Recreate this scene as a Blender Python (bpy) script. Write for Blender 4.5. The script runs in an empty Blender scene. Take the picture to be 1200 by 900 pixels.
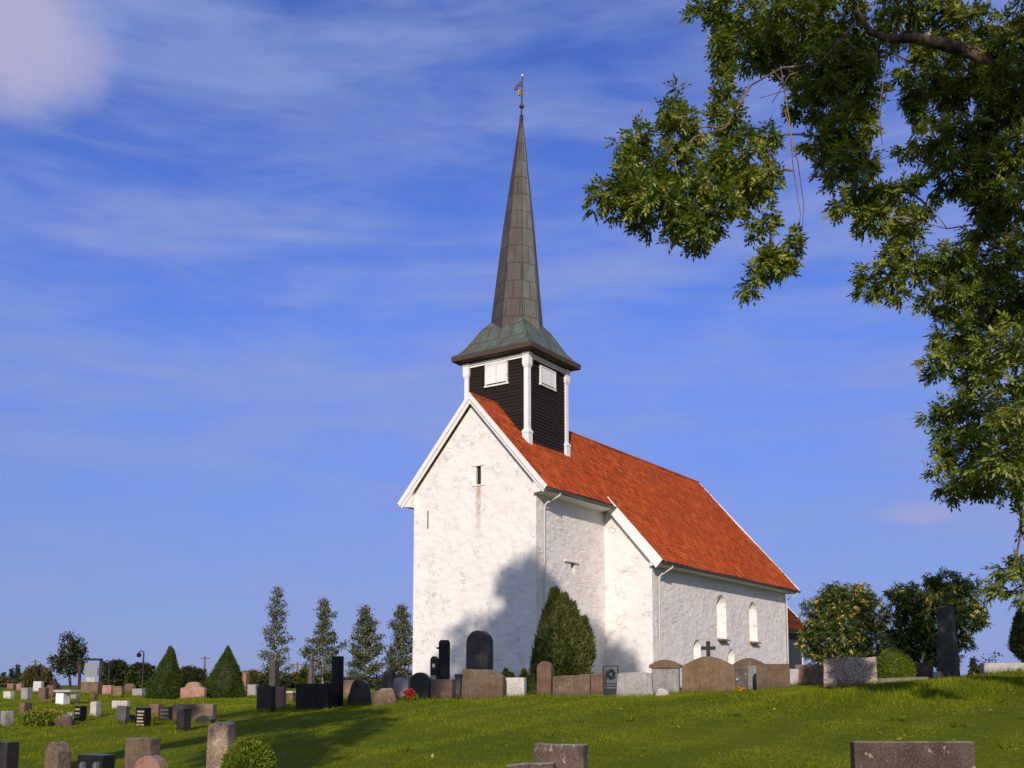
import bpy, bmesh, math, random
import numpy as np
from mathutils import Vector, Matrix
R = math.radians
scn = bpy.context.scene
COL = scn.collection
random.seed(7)
rng = np.random.default_rng(11)

# ------------------------------------------------------------------ camera, sky, sun
F_PX, PITCH, PPY = 1227.07, R(6.0476), 670.0          # focal length and principal point in photo pixels
cam_d = bpy.data.cameras.new('camera')
cam = bpy.data.objects.new('camera', cam_d)
COL.objects.link(cam)
cam_d.sensor_width = 36.0
cam_d.lens = F_PX / 1200 * 36.0
cam_d.shift_y = (PPY - 450) / 1200
cam_d.clip_start, cam_d.clip_end = 0.1, 6000
cam.rotation_euler = (R(90) + PITCH, 0, 0)
scn.camera = cam

SUN_AZ, SUN_EL = 5.5, 23.0                             # light travels 5.5 deg right of the view, 23 deg down
wd = bpy.data.worlds.new('World')
scn.world = wd
wd.use_nodes = True
wn, wl = wd.node_tree.nodes, wd.node_tree.links
bg = wn['Background']
sky = wn.new('ShaderNodeTexSky')
sky.sky_type = 'NISHITA'
sky.sun_disc = False
sky.sun_elevation = R(SUN_EL)
sky.sun_rotation = R(180 + SUN_AZ)
sky.altitude = 200
sky.air_density = 1.0
sky.dust_density = 0.35
sky.ozone_density = 3.0
SKY_STRENGTH = 0.10
bg.inputs['Strength'].default_value = SKY_STRENGTH

sun_d = bpy.data.lights.new('sun', 'SUN')
sun_d.energy = 4.2
sun_d.angle = R(0.6)
sun_d.color = (1.0, 0.875, 0.75)
sun = bpy.data.objects.new('sun', sun_d)
COL.objects.link(sun)
LDIR = Vector((math.sin(R(SUN_AZ)) * math.cos(R(SUN_EL)), math.cos(R(SUN_AZ)) * math.cos(R(SUN_EL)), -math.sin(R(SUN_EL))))
sun.rotation_euler = LDIR.to_track_quat('-Z', 'Y').to_euler()
sun.location = (-20, -60, 40)

vs = scn.view_settings
scn.display_settings.display_device = 'sRGB'
vs.view_transform = 'Standard'
vs.look = 'None'
vs.exposure = 0.0
vs.gamma = 1.0
vs.use_curve_mapping = False
scn.cycles.max_bounces = 6
scn.cycles.transparent_max_bounces = 4
scn.cycles.use_denoising = True

# clouds in the sky: thin streaks and a few soft banks, laid out by direction
def wnode(t, **kw):
    n = wn.new(t)
    for k, v in kw.items():
        setattr(n, k, v)
    return n
def wmath(op, a, b=None, clamp=False):
    n = wnode('ShaderNodeMath', operation=op, use_clamp=clamp)
    for i, v in enumerate((a, b)):
        if v is None:
            continue
        if isinstance(v, (int, float)):
            n.inputs[i].default_value = v
        else:
            wl.new(v, n.inputs[i])
    return n.outputs[0]
tc = wnode('ShaderNodeTexCoord')
sep = wnode('ShaderNodeSeparateXYZ')
wl.new(tc.outputs['Generated'], sep.inputs[0])
az = wmath('ARCTAN2', sep.outputs[0], sep.outputs[1])
el = wmath('ARCSINE', sep.outputs[2])
comb = wnode('ShaderNodeCombineXYZ')
wl.new(az, comb.inputs[0])
wl.new(el, comb.inputs[1])
def wnoise(scale, rot, loc, detail, rough, dist=0.0):
    m = wnode('ShaderNodeMapping')
    m.inputs['Scale'].default_value = scale
    m.inputs['Rotation'].default_value = (0, 0, R(rot))
    m.inputs['Location'].default_value = loc
    wl.new(comb.outputs[0], m.inputs[0])
    n = wnode('ShaderNodeTexNoise')
    n.inputs['Scale'].default_value = 1.0
    n.inputs['Detail'].default_value = detail
    n.inputs['Roughness'].default_value = rough
    n.inputs['Distortion'].default_value = dist
    wl.new(m.outputs[0], n.inputs['Vector'])
    return n.outputs[0]
def wramp(v, lo, hi, top):
    n = wnode('ShaderNodeMapRange', interpolation_type='SMOOTHSTEP')
    wl.new(v, n.inputs[0])
    n.inputs[1].default_value, n.inputs[2].default_value = lo, hi
    n.inputs[3].default_value, n.inputs[4].default_value = 0.0, top
    return n.outputs[0]
streak = wramp(wnoise((2.6, 10.5, 1), -12, (3.1, 1.7, 0), 8, 0.58, 0.4), 0.40, 0.70, 0.66)
fine = wramp(wnoise((6, 26, 1), -9, (0.3, 4.4, 0), 4, 0.55, 0.3), 0.42, 0.78, 0.32)
def blob(a0, e0, ra, re, amp, seed, lo=0.25):
    da = wmath('DIVIDE', wmath('SUBTRACT', az, a0), ra)
    de = wmath('DIVIDE', wmath('SUBTRACT', el, e0), re)
    r2 = wmath('ADD', wmath('MULTIPLY', da, da), wmath('MULTIPLY', de, de))
    fall = wmath('SUBTRACT', 1.0, r2, True)
    n = wnoise((14, 22, 1), 0, (seed, seed * 1.7, 0), 6, 0.6)
    v = wmath('ADD', wmath('MULTIPLY', fall, 1.1), wmath('MULTIPLY', n, 0.9))
    return wramp(wmath('SUBTRACT', v, 0.45), lo, lo + 0.95, amp)
bank = blob(-0.475, 0.53, 0.115, 0.085, 0.90, 2.2, 0.15)
puff = blob(0.375, 0.150, 0.055, 0.016, 0.40, 5.3, 0.35)
puff2 = blob(0.03, 0.53, 0.10, 0.04, 0.30, 8.9, 0.30)
wisp = blob(-0.40, 0.385, 0.018, 0.013, 0.25, 7.7, 0.3)
low = wramp(el, 0.46, 0.0, 0.52)
wisps = wramp(wnoise((3.2, 17, 1), -7, (7.7, 2.9, 0), 8, 0.6, 0.6), 0.44, 0.74, 0.55)
cl = streak
for v in (fine, wisps, bank, puff, puff2, wisp, low):
    # screen: 1-(1-a)(1-b)
    cl = wmath('SUBTRACT', 1.0, wmath('MULTIPLY', wmath('SUBTRACT', 1.0, cl), wmath('SUBTRACT', 1.0, v)), True)
tint = wnode('ShaderNodeMix', data_type='RGBA', blend_type='MULTIPLY')
tint.inputs[0].default_value = 1.0
wl.new(sky.outputs[0], tint.inputs[6])
tint.inputs[7].default_value = (0.73, 0.86, 1.62, 1)
mixc = wnode('ShaderNodeMix', data_type='RGBA')
wl.new(cl, mixc.inputs[0])
dim = wnode('ShaderNodeMix', data_type='RGBA', blend_type='MULTIPLY')
dim.inputs[0].default_value = 1.0
wl.new(tint.outputs[2], dim.inputs[6])
hz = wnode('ShaderNodeMapRange', interpolation_type='SMOOTHSTEP')
wl.new(el, hz.inputs[0])
hz.inputs[1].default_value, hz.inputs[2].default_value, hz.inputs[3].default_value, hz.inputs[4].default_value = 0.0, 0.42, 0.52, 1.0
wl.new(hz.outputs[0], dim.inputs[7])
wl.new(dim.outputs[2], mixc.inputs[6])
mixc.inputs[7].default_value = (2.75, 3.45, 6.9, 1)
bankc = wnode('ShaderNodeMix', data_type='RGBA')
wl.new(wmath('MAXIMUM', wmath('MULTIPLY', bank, 0.75), puff), bankc.inputs[0])
wl.new(mixc.outputs[2], bankc.inputs[6])
bankc.inputs[7].default_value = (4.9, 4.5, 6.1, 1)
fill_back = wnode('ShaderNodeMix', data_type='RGBA')
wl.new(wramp(wmath('MULTIPLY', sep.outputs[1], -1.0), 0.0, 0.75, 0.9), fill_back.inputs[0])
wl.new(bankc.outputs[2], fill_back.inputs[6])
fill_back.inputs[7].default_value = (5.2, 5.8, 8.2, 1)       # fill glow added behind the camera to brighten shaded walls
wl.new(fill_back.outputs[2], bg.inputs['Color'])

# ------------------------------------------------------------------ helpers
CP, SP = math.cos(PITCH), math.sin(PITCH)
def ray(px, py):                                       # unit-depth ray through a photo pixel (y component = depth)
    X, Y = (px - 600) / F_PX, -(py - PPY) / F_PX
    d = np.array([X, CP - Y * SP, SP + Y * CP])
    return d / d[1]
def at(px, py, depth):
    return ray(px, py) * depth

class MB:                                              # collects faces, links them as ONE mesh object
    def __init__(s):
        s.v, s.f, s.m, s.n = [], [], [], 0
        s.arr = []                                     # (verts, quads, rnd) numpy batches
    def add(s, vs_, fs_, mi=0):
        s.v.extend([tuple(map(float, p)) for p in vs_])
        s.f.extend([tuple(i + s.n for i in f) for f in fs_])
        s.m.extend([mi] * len(fs_))
        s.n += len(vs_)
        return s
    def box(s, x0, x1, y0, y1, z0, z1, mi=0):
        vs_ = [(x, y, z) for z in (z0, z1) for y in (y0, y1) for x in (x0, x1)]
        return s.add(vs_, [(0, 2, 3, 1), (4, 5, 7, 6), (0, 1, 5, 4), (2, 6, 7, 3), (0, 4, 6, 2), (1, 3, 7, 5)], mi)
    def prism(s, poly, fn0, fn1, mi=0):                # poly: 2D points; fn0/fn1 map them to the two end faces
        n = len(poly)
        vs_ = [fn0(*p) for p in poly] + [fn1(*p) for p in poly]
        return s.add(vs_, [tuple(range(n))[::-1], tuple(range(n, 2 * n))] + [(i, (i + 1) % n, n + (i + 1) % n, n + i) for i in range(n)], mi)
    def rings(s, rings, cap0=True, cap1=True, mi=0):   # list of equally long closed loops
        n = len(rings[0])
        vs_ = [p for r in rings for p in r]
        fs_ = [(k * n + i, k * n + (i + 1) % n, (k + 1) * n + (i + 1) % n, (k + 1) * n + i) for k in range(len(rings) - 1) for i in range(n)]
        if cap0:
            fs_.append(tuple(range(n))[::-1])
        if cap1:
            fs_.append(tuple(range((len(rings) - 1) * n, len(rings) * n)))
        return s.add(vs_, fs_, mi)
    def tube(s, pts, rad, sides=6, mi=0):
        pts = [Vector(p) for p in pts]
        if not hasattr(rad, '__len__'):
            rad = [rad] * len(pts)
        rr = []
        for i, p in enumerate(pts):
            t = (pts[min(i + 1, len(pts) - 1)] - pts[max(i - 1, 0)]).normalized()
            a = t.orthogonal().normalized() if i == 0 else (a - t * a.dot(t)).normalized()
            b = t.cross(a)
            rr.append([p + (a * math.cos(2 * math.pi * k / sides) + b * math.sin(2 * math.pi * k / sides)) * rad[i] for k in range(sides)])
        return s.rings(rr, True, True, mi)
    def sphere(s, c, r, nu=10, nv=7, sc=(1, 1, 1), mi=0):
        rr = []
        for j in range(1, nv):
            ph = math.pi * j / nv
            rr.append([(c[0] + r * sc[0] * math.sin(ph) * math.cos(2 * math.pi * i / nu), c[1] + r * sc[1] * math.sin(ph) * math.sin(2 * math.pi * i / nu), c[2] - r * sc[2] * math.cos(ph)) for i in range(nu)])
        return s.rings(rr, True, True, mi)
    def batch(s, verts, rnd):                          # verts (N,4,3)
        s.arr.append((np.asarray(verts, np.float32), np.asarray(rnd, np.float32)))
        return s
    def build(s, name, mats, parent=None, smooth=False, rnd_core=0.3):
        me = bpy.data.meshes.new(name)
        nv0 = len(s.v)
        V0 = np.array(s.v, np.float32).reshape(-1, 3)
        L0 = np.array([i for f in s.f for i in f], np.int32)
        T0 = np.array([len(f) for f in s.f], np.int32)
        VV, LL, TT, MM, RR = [V0], [L0], [T0], [np.array(s.m, np.int32)], [np.full(len(s.f), rnd_core, np.float32)]
        off = nv0
        for a, r in s.arr:
            k = a.shape[1]
            VV.append(a.reshape(-1, 3))
            LL.append(np.arange(a.shape[0] * k, dtype=np.int32) + off)
            TT.append(np.full(a.shape[0], k, np.int32))
            MM.append(np.full(a.shape[0], s.leaf_mi if hasattr(s, 'leaf_mi') else 0, np.int32))
            RR.append(r)
            off += a.shape[0] * k
        V, L, T, M = np.concatenate(VV), np.concatenate(LL), np.concatenate(TT), np.concatenate(MM)
        me.vertices.add(len(V))
        me.vertices.foreach_set('co', V.ravel())
        me.loops.add(len(L))
        me.loops.foreach_set('vertex_index', L)
        me.polygons.add(len(T))
        me.polygons.foreach_set('loop_start', np.concatenate([[0], np.cumsum(T)[:-1]]).astype(np.int32))
        me.polygons.foreach_set('loop_total', T)
        me.polygons.foreach_set('material_index', M)
        if s.arr:
            at_ = me.attributes.new('rnd', 'FLOAT', 'FACE')
            at_.data.foreach_set('value', np.concatenate(RR))
        if not isinstance(mats, (list, tuple)):
            mats = [mats]
        for m in mats:
            me.materials.append(m)
        me.update(calc_edges=True)
        me.polygons.foreach_set('use_smooth', np.full(len(T), bool(smooth)))
        o = bpy.data.objects.new(name, me)
        COL.objects.link(o)
        if parent:
            o.parent = parent
        return o

def tag(o, label=None, cat=None, group=None, kind=None):
    for k, v in (('label', label), ('category', cat), ('group', group), ('kind', kind)):
        if v:
            o[k] = v
    return o
def empty(name, loc, rz=0, label=None, cat=None, group=None):
    o = bpy.data.objects.new(name, None)
    COL.objects.link(o)
    o.location = loc
    o.rotation_euler = (0, 0, rz)
    return tag(o, label, cat, group)
def soften(o, w=0.012, seg=2, angle=35):
    bm = bmesh.new()
    bm.from_mesh(o.data)
    bmesh.ops.recalc_face_normals(bm, faces=bm.faces)
    ed = [e for e in bm.edges if len(e.link_faces) == 2 and e.calc_face_angle(0) > R(angle)]
    bmesh.ops.bevel(bm, geom=ed, offset=w, segments=seg, affect='EDGES', profile=0.6, clamp_overlap=True)
    bm.to_mesh(o.data)
    bm.free()
    return o
def fixn(o):
    bm = bmesh.new()
    bm.from_mesh(o.data)
    bmesh.ops.recalc_face_normals(bm, faces=bm.faces)
    bm.to_mesh(o.data)
    bm.free()
    return o
def cut(o, cutters):                                   # boolean difference, result baked into the mesh
    for c in cutters:
        fixn(c)
        md = o.modifiers.new('cut', 'BOOLEAN')
        md.object = c
        md.operation = 'DIFFERENCE'
        md.solver = 'EXACT'
    dg = bpy.context.evaluated_depsgraph_get()
    me = bpy.data.meshes.new_from_object(o.evaluated_get(dg))
    old = o.data
    o.modifiers.clear()
    o.data = me
    bpy.data.meshes.remove(old)
    for c in cutters:
        bpy.data.objects.remove(c)
    return o

# ------------------------------------------------------------------ materials
class NT:
    def __init__(s, name):
        s.m = bpy.data.materials.new(name)
        s.m.use_nodes = True
        s.n, s.l = s.m.node_tree.nodes, s.m.node_tree.links
        s.b = s.n['Principled BSDF']
        s.out = s.n['Material Output']
        s.co = s.n.new('ShaderNodeTexCoord').outputs['Object']
    def set(s, inp, v):
        if isinstance(v, bpy.types.NodeSocket):
            s.l.new(v, inp)
        elif isinstance(v, (tuple, list)) and len(v) == 3 and inp.type == 'RGBA':
            inp.default_value = (*v, 1)
        else:
            inp.default_value = v
    def map(s, v=None, scale=(1, 1, 1), rot=(0, 0, 0), loc=(0, 0, 0)):
        n = s.n.new('ShaderNodeMapping')
        s.set(n.inputs[0], v if v is not None else s.co)
        n.inputs['Scale'].default_value = scale
        n.inputs['Rotation'].default_value = rot
        n.inputs['Location'].default_value = loc
        return n.outputs[0]
    def noise(s, scale, detail=4, rough=0.55, v=None, dist=0.0, col=False):
        n = s.n.new('ShaderNodeTexNoise')
        s.set(n.inputs['Vector'], v if v is not None else s.co)
        n.inputs['Scale'].default_value = scale
        n.inputs['Detail'].default_value = detail
        n.inputs['Roughness'].default_value = rough
        n.inputs['Distortion'].default_value = dist
        return n.outputs[1 if col else 0]
    def voro(s, scale, v=None, feature='F1', out='Distance', rand=1.0, smooth=None):
        n = s.n.new('ShaderNodeTexVoronoi')
        n.feature = feature
        s.set(n.inputs['Vector'], v if v is not None else s.co)
        n.inputs['Scale'].default_value = scale
        n.inputs['Randomness'].default_value = rand
        if smooth is not None:
            n.inputs['Smoothness'].default_value = smooth
        return n.outputs[out]
    def math(s, op, a, b=0.0, clamp=False):
        n = s.n.new('ShaderNodeMath')
        n.operation = op
        n.use_clamp = clamp
        s.set(n.inputs[0], a)
        s.set(n.inputs[1], b)
        return n.outputs[0]
    def rng(s, v, a, b, c=0.0, d=1.0, smooth=True):
        n = s.n.new('ShaderNodeMapRange')
        if smooth:
            n.interpolation_type = 'SMOOTHSTEP'
        s.set(n.inputs[0], v)
        for i, x in enumerate((a, b, c, d)):
            n.inputs[i + 1].default_value = x
        return n.outputs[0]
    def mix(s, f, a, b, mode='MIX'):
        n = s.n.new('ShaderNodeMix')
        n.data_type = 'RGBA'
        n.blend_type = mode
        s.set(n.inputs[0], f)
        s.set(n.inputs[6], a)
        s.set(n.inputs[7], b)
        return n.outputs[2]
    def ramp(s, v, stops):
        n = s.n.new('ShaderNodeValToRGB')
        s.set(n.inputs[0], v)
        e = n.color_ramp.elements
        while len(e) < len(stops):
            e.new(0.5)
        for x, (p, c) in zip(e, stops):
            x.position = p
            x.color = (*c, 1)
        return n.outputs[0]
    def sep(s, v=None):
        n = s.n.new('ShaderNodeSeparateXYZ')
        s.set(n.inputs[0], v if v is not None else s.co)
        return n.outputs
    def comb(s, x, y, z):
        n = s.n.new('ShaderNodeCombineXYZ')
        for i, q in enumerate((x, y, z)):
            s.set(n.inputs[i], q)
        return n.outputs[0]
    def attr(s, name):
        n = s.n.new('ShaderNodeAttribute')
        n.attribute_name = name
        return n.outputs['Fac']
    def orand(s):
        return s.n.new('ShaderNodeObjectInfo').outputs['Random']
    def bump(s, h, dist, strength=1.0, normal=None):
        n = s.n.new('ShaderNodeBump')
        s.set(n.inputs['Height'], h)
        n.inputs['Distance'].default_value = dist
        n.inputs['Strength'].default_value = strength
        if normal is not None:
            s.l.new(normal, n.inputs['Normal'])
        return n.outputs[0]
    def fin(s, color, rough=0.8, normal=None, metal=0.0, spec=0.3):
        s.set(s.b.inputs['Base Color'], color)
        s.set(s.b.inputs['Roughness'], rough)
        s.set(s.b.inputs['Metallic'], metal)
        s.set(s.b.inputs['Specular IOR Level'], spec)
        if normal is not None:
            s.l.new(normal, s.b.inputs['Normal'])
        return s.m

def whitewash(name, rubble, stain=False):
    t = NT(name)
    warp = t.noise(2.2, 3, 0.5, col=True)
    wv = t.mix(0.12, t.co, warp, 'ADD')
    base = t.mix(t.rng(t.noise(1.3, 5, 0.6), 0.35, 0.7), (0.82, 0.765, 0.715) if rubble else (0.80, 0.775, 0.74), (0.76, 0.70, 0.65) if rubble else (0.74, 0.71, 0.68))
    dirt = t.rng(t.noise(0.9, 8, 0.74, t.map(scale=(1, 1, 1.1))), 0.56, 0.78)
    base = t.mix(t.math('MULTIPLY', dirt, 0.55), base, (0.45, 0.38, 0.33))
    crackv = t.map(wv, scale=(1.5, 1.5, 4.6))
    edge = t.voro(1.25, crackv, 'DISTANCE_TO_EDGE')
    ln = t.noise(1.0, 3, 0.6, t.map(wv, scale=(2.2, 2.2, 9.0)))
    crk = t.math('MULTIPLY', t.rng(t.math('ABSOLUTE', t.math('SUBTRACT', ln, 0.5)), 0.022, 0.004), t.rng(t.noise(1.5, 6, 0.72, t.map(loc=(5, 3, 1))), 0.50, 0.66))
    base = t.mix(t.math('MULTIPLY', crk, 0.12 if rubble else 0.42), base, (0.36, 0.30, 0.26))
    if not rubble:
        sm = t.rng(t.noise(2.6, 7, 0.75, t.map(scale=(1, 1, 2.2), loc=(1, 6, 4))), 0.60, 0.74)
        base = t.mix(t.math('MULTIPLY', sm, 0.30), base, (0.50, 0.42, 0.36))
    if stain:
        x, y, z = t.sep()
        wob = t.math('MULTIPLY', t.math('SUBTRACT', t.noise(6, 4), 0.5), 0.12)
        d = t.math('ABSOLUTE', t.math('ADD', t.math('SUBTRACT', y, 2.74), wob))
        m = t.math('MULTIPLY', t.rng(d, 0.17, 0.06), t.math('MULTIPLY', t.rng(z, 5.8, 8.3), t.rng(z, 8.52, 8.45)))
        m = t.math('MULTIPLY', m, t.rng(t.noise(5, 6, 0.7), 0.25, 0.6))
        base = t.mix(t.math('MULTIPLY', m, 0.75), base, (0.36, 0.22, 0.12))
        p = t.math('MULTIPLY', t.rng(t.noise(2.4, 5, 0.65, t.map(loc=(2, 8, 3))), 0.64, 0.72), 0.55)
        base = t.mix(p, base, (0.52, 0.38, 0.27))
    h1 = t.math('POWER', t.rng(t.voro(2.3, t.map(wv, scale=(1, 1, 1.5)), 'SMOOTH_F1', smooth=0.35), 0.0, 0.75, 1.0, 0.0), 1.0)
    h2 = t.noise(5.5, 6, 0.62, wv)
    h3 = t.noise(28, 4, 0.6)
    if rubble:
        h = t.math('ADD', t.math('MULTIPLY', h1, 0.38), t.math('ADD', t.math('MULTIPLY', h2, 0.70), t.math('MULTIPLY', h3, 0.16)))
        h = t.math('ADD', h, t.math('MULTIPLY', t.noise(9, 5, 0.7, t.map(wv, scale=(1.6, 1.6, 0.45))), 0.55))
        h = t.math('SUBTRACT', h, t.math('MULTIPLY', t.math('MULTIPLY', t.rng(edge, 0.05, 0.0), t.rng(t.noise(1.4, 3, 0.5, t.map(loc=(1, 7, 2))), 0.42, 0.6)), 0.30))
        nb = t.bump(h, 0.055, 1.0)
    else:
        h = t.math('ADD', t.math('MULTIPLY', h1, 0.35), t.math('ADD', t.math('MULTIPLY', h2, 0.5), t.math('MULTIPLY', h3, 0.18)))
        h = t.math('SUBTRACT', h, t.math('MULTIPLY', crk, 0.35))
        nb = t.bump(h, 0.05, 1.0)
    return t.fin(base, 0.92, nb, spec=0.1)

def white_paint(name, c=(0.80, 0.79, 0.77), wear=0.35):
    t = NT(name)
    g = t.noise(3, 6, 0.65)
    col = t.mix(t.math('MULTIPLY', t.rng(g, 0.5, 0.75), wear), c, (0.50, 0.45, 0.40))
    return t.fin(col, 0.6, t.bump(t.noise(18, 3), 0.006), spec=0.3)

def tile_mat(name='red_clay_tile', k=1.0):
    t = NT(name)
    uv = t.n.new('ShaderNodeUVMap').outputs[0]
    u, v, _ = t.sep(uv)
    cell = t.comb(t.math('FLOOR', u), t.math('FLOOR', v), 0.0)
    wn_ = t.n.new('ShaderNodeTexWhiteNoise')
    wn_.noise_dimensions = '2D'
    t.l.new(cell, wn_.inputs['Vector'])
    r = wn_.outputs['Value']
    col = t.ramp(r, [(0.0, (0.17, 0.030, 0.008)), (0.25, (0.26, 0.044, 0.010)), (0.75, (0.335, 0.060, 0.012)), (0.93, (0.39, 0.088, 0.024)), (1.0, (0.11, 0.032, 0.016))])
    soot = t.rng(t.noise(0.8, 7, 0.7, t.map(scale=(1, 1, 1))), 0.40, 0.66)
    rowd = t.rng(t.noise(1.0, 4, 0.6, t.comb(t.math('MULTIPLY', u, 0.05), t.math('MULTIPLY', v, 0.9), 0.0)), 0.45, 0.7)
    col = t.mix(t.math('MULTIPLY', rowd, 0.35), col, (0.20, 0.036, 0.014))
    col = t.mix(t.math('MULTIPLY', soot, 0.62), col, (0.22, 0.04, 0.016))
    lich = t.rng(t.noise(9, 5, 0.7), 0.66, 0.74)
    col = t.mix(t.math('MULTIPLY', lich, 0.45), col, (0.20, 0.12, 0.06))
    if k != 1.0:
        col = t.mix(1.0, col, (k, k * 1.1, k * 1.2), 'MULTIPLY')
    return t.fin(col, 0.85, t.bump(t.noise(22, 4), 0.012), spec=0.15)

def boards_mat():
    t = NT('tarred_boards')
    x, y, z = t.sep()
    g = t.noise(1.0, 6, 0.65, t.map(scale=(2.5, 2.5, 30)))
    row = t.n.new('ShaderNodeTexWhiteNoise')
    row.noise_dimensions = '1D'
    t.l.new(t.math('FLOOR', t.math('MULTIPLY', z, 1 / 0.14)), row.inputs['W'])
    col = t.mix(g, (0.009, 0.0065, 0.005), (0.021, 0.015, 0.012))
    col = t.mix(t.math('MULTIPLY', row.outputs[0], 0.6), col, (0.027, 0.019, 0.015))
    worn = t.rng(t.noise(1.0, 5, 0.6, t.map(scale=(1.2, 1.2, 9), loc=(3, 1, 4))), 0.66, 0.76)
    col = t.mix(t.math('MULTIPLY', worn, 0.35), col, (0.14, 0.12, 0.105))
    return t.fin(col, 0.75, t.bump(g, 0.01), spec=0.2)

def copper_mat(name, base, green, gamount, mort=(0.035, 0.028, 0.022)):
    t = NT(name)
    uv = t.n.new('ShaderNodeUVMap').outputs[0]
    br = t.n.new('ShaderNodeTexBrick')
    t.l.new(uv, br.inputs['Vector'])
    br.offset = 0.5
    for k, v in (('Scale', 1.0), ('Mortar Size', 0.022), ('Mortar Smooth', 0.3), ('Bias', 0.0), ('Brick Width', 0.62), ('Row Height', 0.82)):
        br.inputs[k].default_value = v
    br.inputs['Color1'].default_value = (0.90, 0.90, 0.90, 1)
    br.inputs['Color2'].default_value = (1.06, 1.06, 1.06, 1)
    br.inputs['Mortar'].default_value = (0.55, 0.53, 0.50, 1)
    pat = t.rng(t.noise(1.7, 7, 0.7, t.map(scale=(1, 1, 0.45))), 0.42, 0.66)
    col = t.mix(t.math('MULTIPLY', pat, gamount), base, green)
    col = t.mix(t.rng(t.noise(0.9, 5, 0.6, t.map(loc=(4, 2, 9), scale=(1, 1, 0.6))), 0.5, 0.75, 0, 0.5), col, tuple(c * 0.55 for c in base))
    col = t.mix(1.0, col, br.outputs['Color'], 'MULTIPLY')
    h = t.math('MULTIPLY', br.outputs['Fac'], 1.0)
    nb = t.bump(h, 0.02, 0.8, t.bump(t.noise(3.5, 3), 0.03, 0.6))
    return t.fin(col, 0.62, nb, 0.0, spec=0.35)

def plain(name, c, rough=0.7, metal=0.0, var=0.25, scale=8, spec=0.3):
    t = NT(name)
    n = t.noise(scale, 5, 0.6)
    col = t.mix(n, tuple(x * (1 - var) for x in c), tuple(min(1, x * (1 + var)) for x in c))
    return t.fin(col, rough, t.bump(n, 0.01), metal, spec)

def stone(name, c1, c2, speck=0.3, lichen=0.25, rough=0.85, bump=0.035, spec=0.2, sc=1.0):
    t = NT(name)
    v = t.mix(1.0, t.co, t.math('MULTIPLY', t.orand(), 37.0), 'ADD')
    big = t.rng(t.noise(3.2 * sc, 6, 0.65, v), 0.3, 0.72)
    col = t.mix(big, c1, c2)
    grain = t.noise(90 * sc, 2, 0.5, v)
    col = t.mix(t.math('MULTIPLY', t.rng(grain, 0.50, 0.68), speck), col, tuple(min(1, c * 1.9 + 0.06) for c in c2))
    col = t.mix(t.math('MULTIPLY', t.rng(t.noise(70 * sc, 2, 0.5, t.map(v, loc=(3, 1, 7))), 0.52, 0.66), speck), col, tuple(c * 0.35 for c in c1))
    li = t.rng(t.noise(13 * sc, 5, 0.6, t.map(v, loc=(9, 4, 2))), 0.60, 0.68)
    col = t.mix(t.math('MULTIPLY', li, lichen), col, (0.42, 0.38, 0.30))
    streak = t.rng(t.noise(4, 5, 0.6, t.map(v, scale=(5, 5, 0.5))), 0.5, 0.8)
    col = t.mix(t.math('MULTIPLY', streak, 0.6), col, tuple(c * 0.5 for c in c1))
    up = t.sep(t.n.new('ShaderNodeNewGeometry').outputs['Normal'])[2]
    top = t.math('MULTIPLY', t.rng(up, 0.45, 0.8), t.rng(t.noise(6, 5, 0.65, v), 0.30, 0.55))
    col = t.mix(t.math('MULTIPLY', top, 0.25 + lichen), col, (0.36, 0.33, 0.27))
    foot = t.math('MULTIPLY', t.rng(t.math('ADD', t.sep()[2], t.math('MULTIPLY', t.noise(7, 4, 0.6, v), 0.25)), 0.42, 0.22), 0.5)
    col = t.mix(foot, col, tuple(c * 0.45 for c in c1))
    br = t.math('ADD', 0.82, t.math('MULTIPLY', t.orand(), 0.36))
    col = t.mix(1.0, col, t.comb(br, br, br), 'MULTIPLY')
    h = t.math('ADD', t.noise(9 * sc, 6, 0.65, v), t.math('MULTIPLY', grain, 0.2))
    return t.fin(col, rough, t.bump(h, bump), spec=spec)

def leaf(name, stops, transl=0.3, rough=0.55, spec=0.25):
    t = NT(name)
    col = t.ramp(t.attr('rnd'), stops)
    t.fin(col, rough, spec=spec)
    tr = t.n.new('ShaderNodeBsdfTranslucent')
    t.l.new(t.mix(1.0, col, (1.1, 1.2, 0.5), 'MULTIPLY'), tr.inputs['Color'])
    mx = t.n.new('ShaderNodeMixShader')
    mx.inputs[0].default_value = transl
    t.l.new(t.b.outputs[0], mx.inputs[1])
    t.l.new(tr.outputs[0], mx.inputs[2])
    t.l.new(mx.outputs[0], t.out.inputs['Surface'])
    return t.m

def bark(name, c1, c2, sc=1.0):
    t = NT(name)
    n = t.noise(7 * sc, 6, 0.7, t.map(scale=(1, 1, 0.25)))
    return t.fin(t.mix(t.rng(n, 0.35, 0.65), c1, c2), 0.9, t.bump(n, 0.03), spec=0.1)

M = {}
M['wall_rubble'] = whitewash('rubble_whitewash', True)
M['wall_front'] = whitewash('front_whitewash', False, True)
M['wall_smooth'] = whitewash('smooth_whitewash', False)
M['white'] = white_paint('white_paint')
M['white_worn'] = white_paint('worn_white_paint', (0.76, 0.74, 0.71), 0.6)
M['tile'] = tile_mat()
M['dark_tile'] = tile_mat('dull_clay_tile', 0.30)  # same clay tile colour multiplied darker for the annexe roof
M['boards'] = boards_mat()
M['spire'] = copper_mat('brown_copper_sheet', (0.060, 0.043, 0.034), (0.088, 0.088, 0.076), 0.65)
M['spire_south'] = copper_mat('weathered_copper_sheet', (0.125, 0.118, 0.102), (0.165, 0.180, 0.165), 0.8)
M['skirt'] = copper_mat('green_copper_sheet', (0.090, 0.092, 0.068), (0.105, 0.165, 0.130), 1.0)
M['fascia'] = plain('brown_fascia', (0.075, 0.05, 0.035), 0.7)
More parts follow.
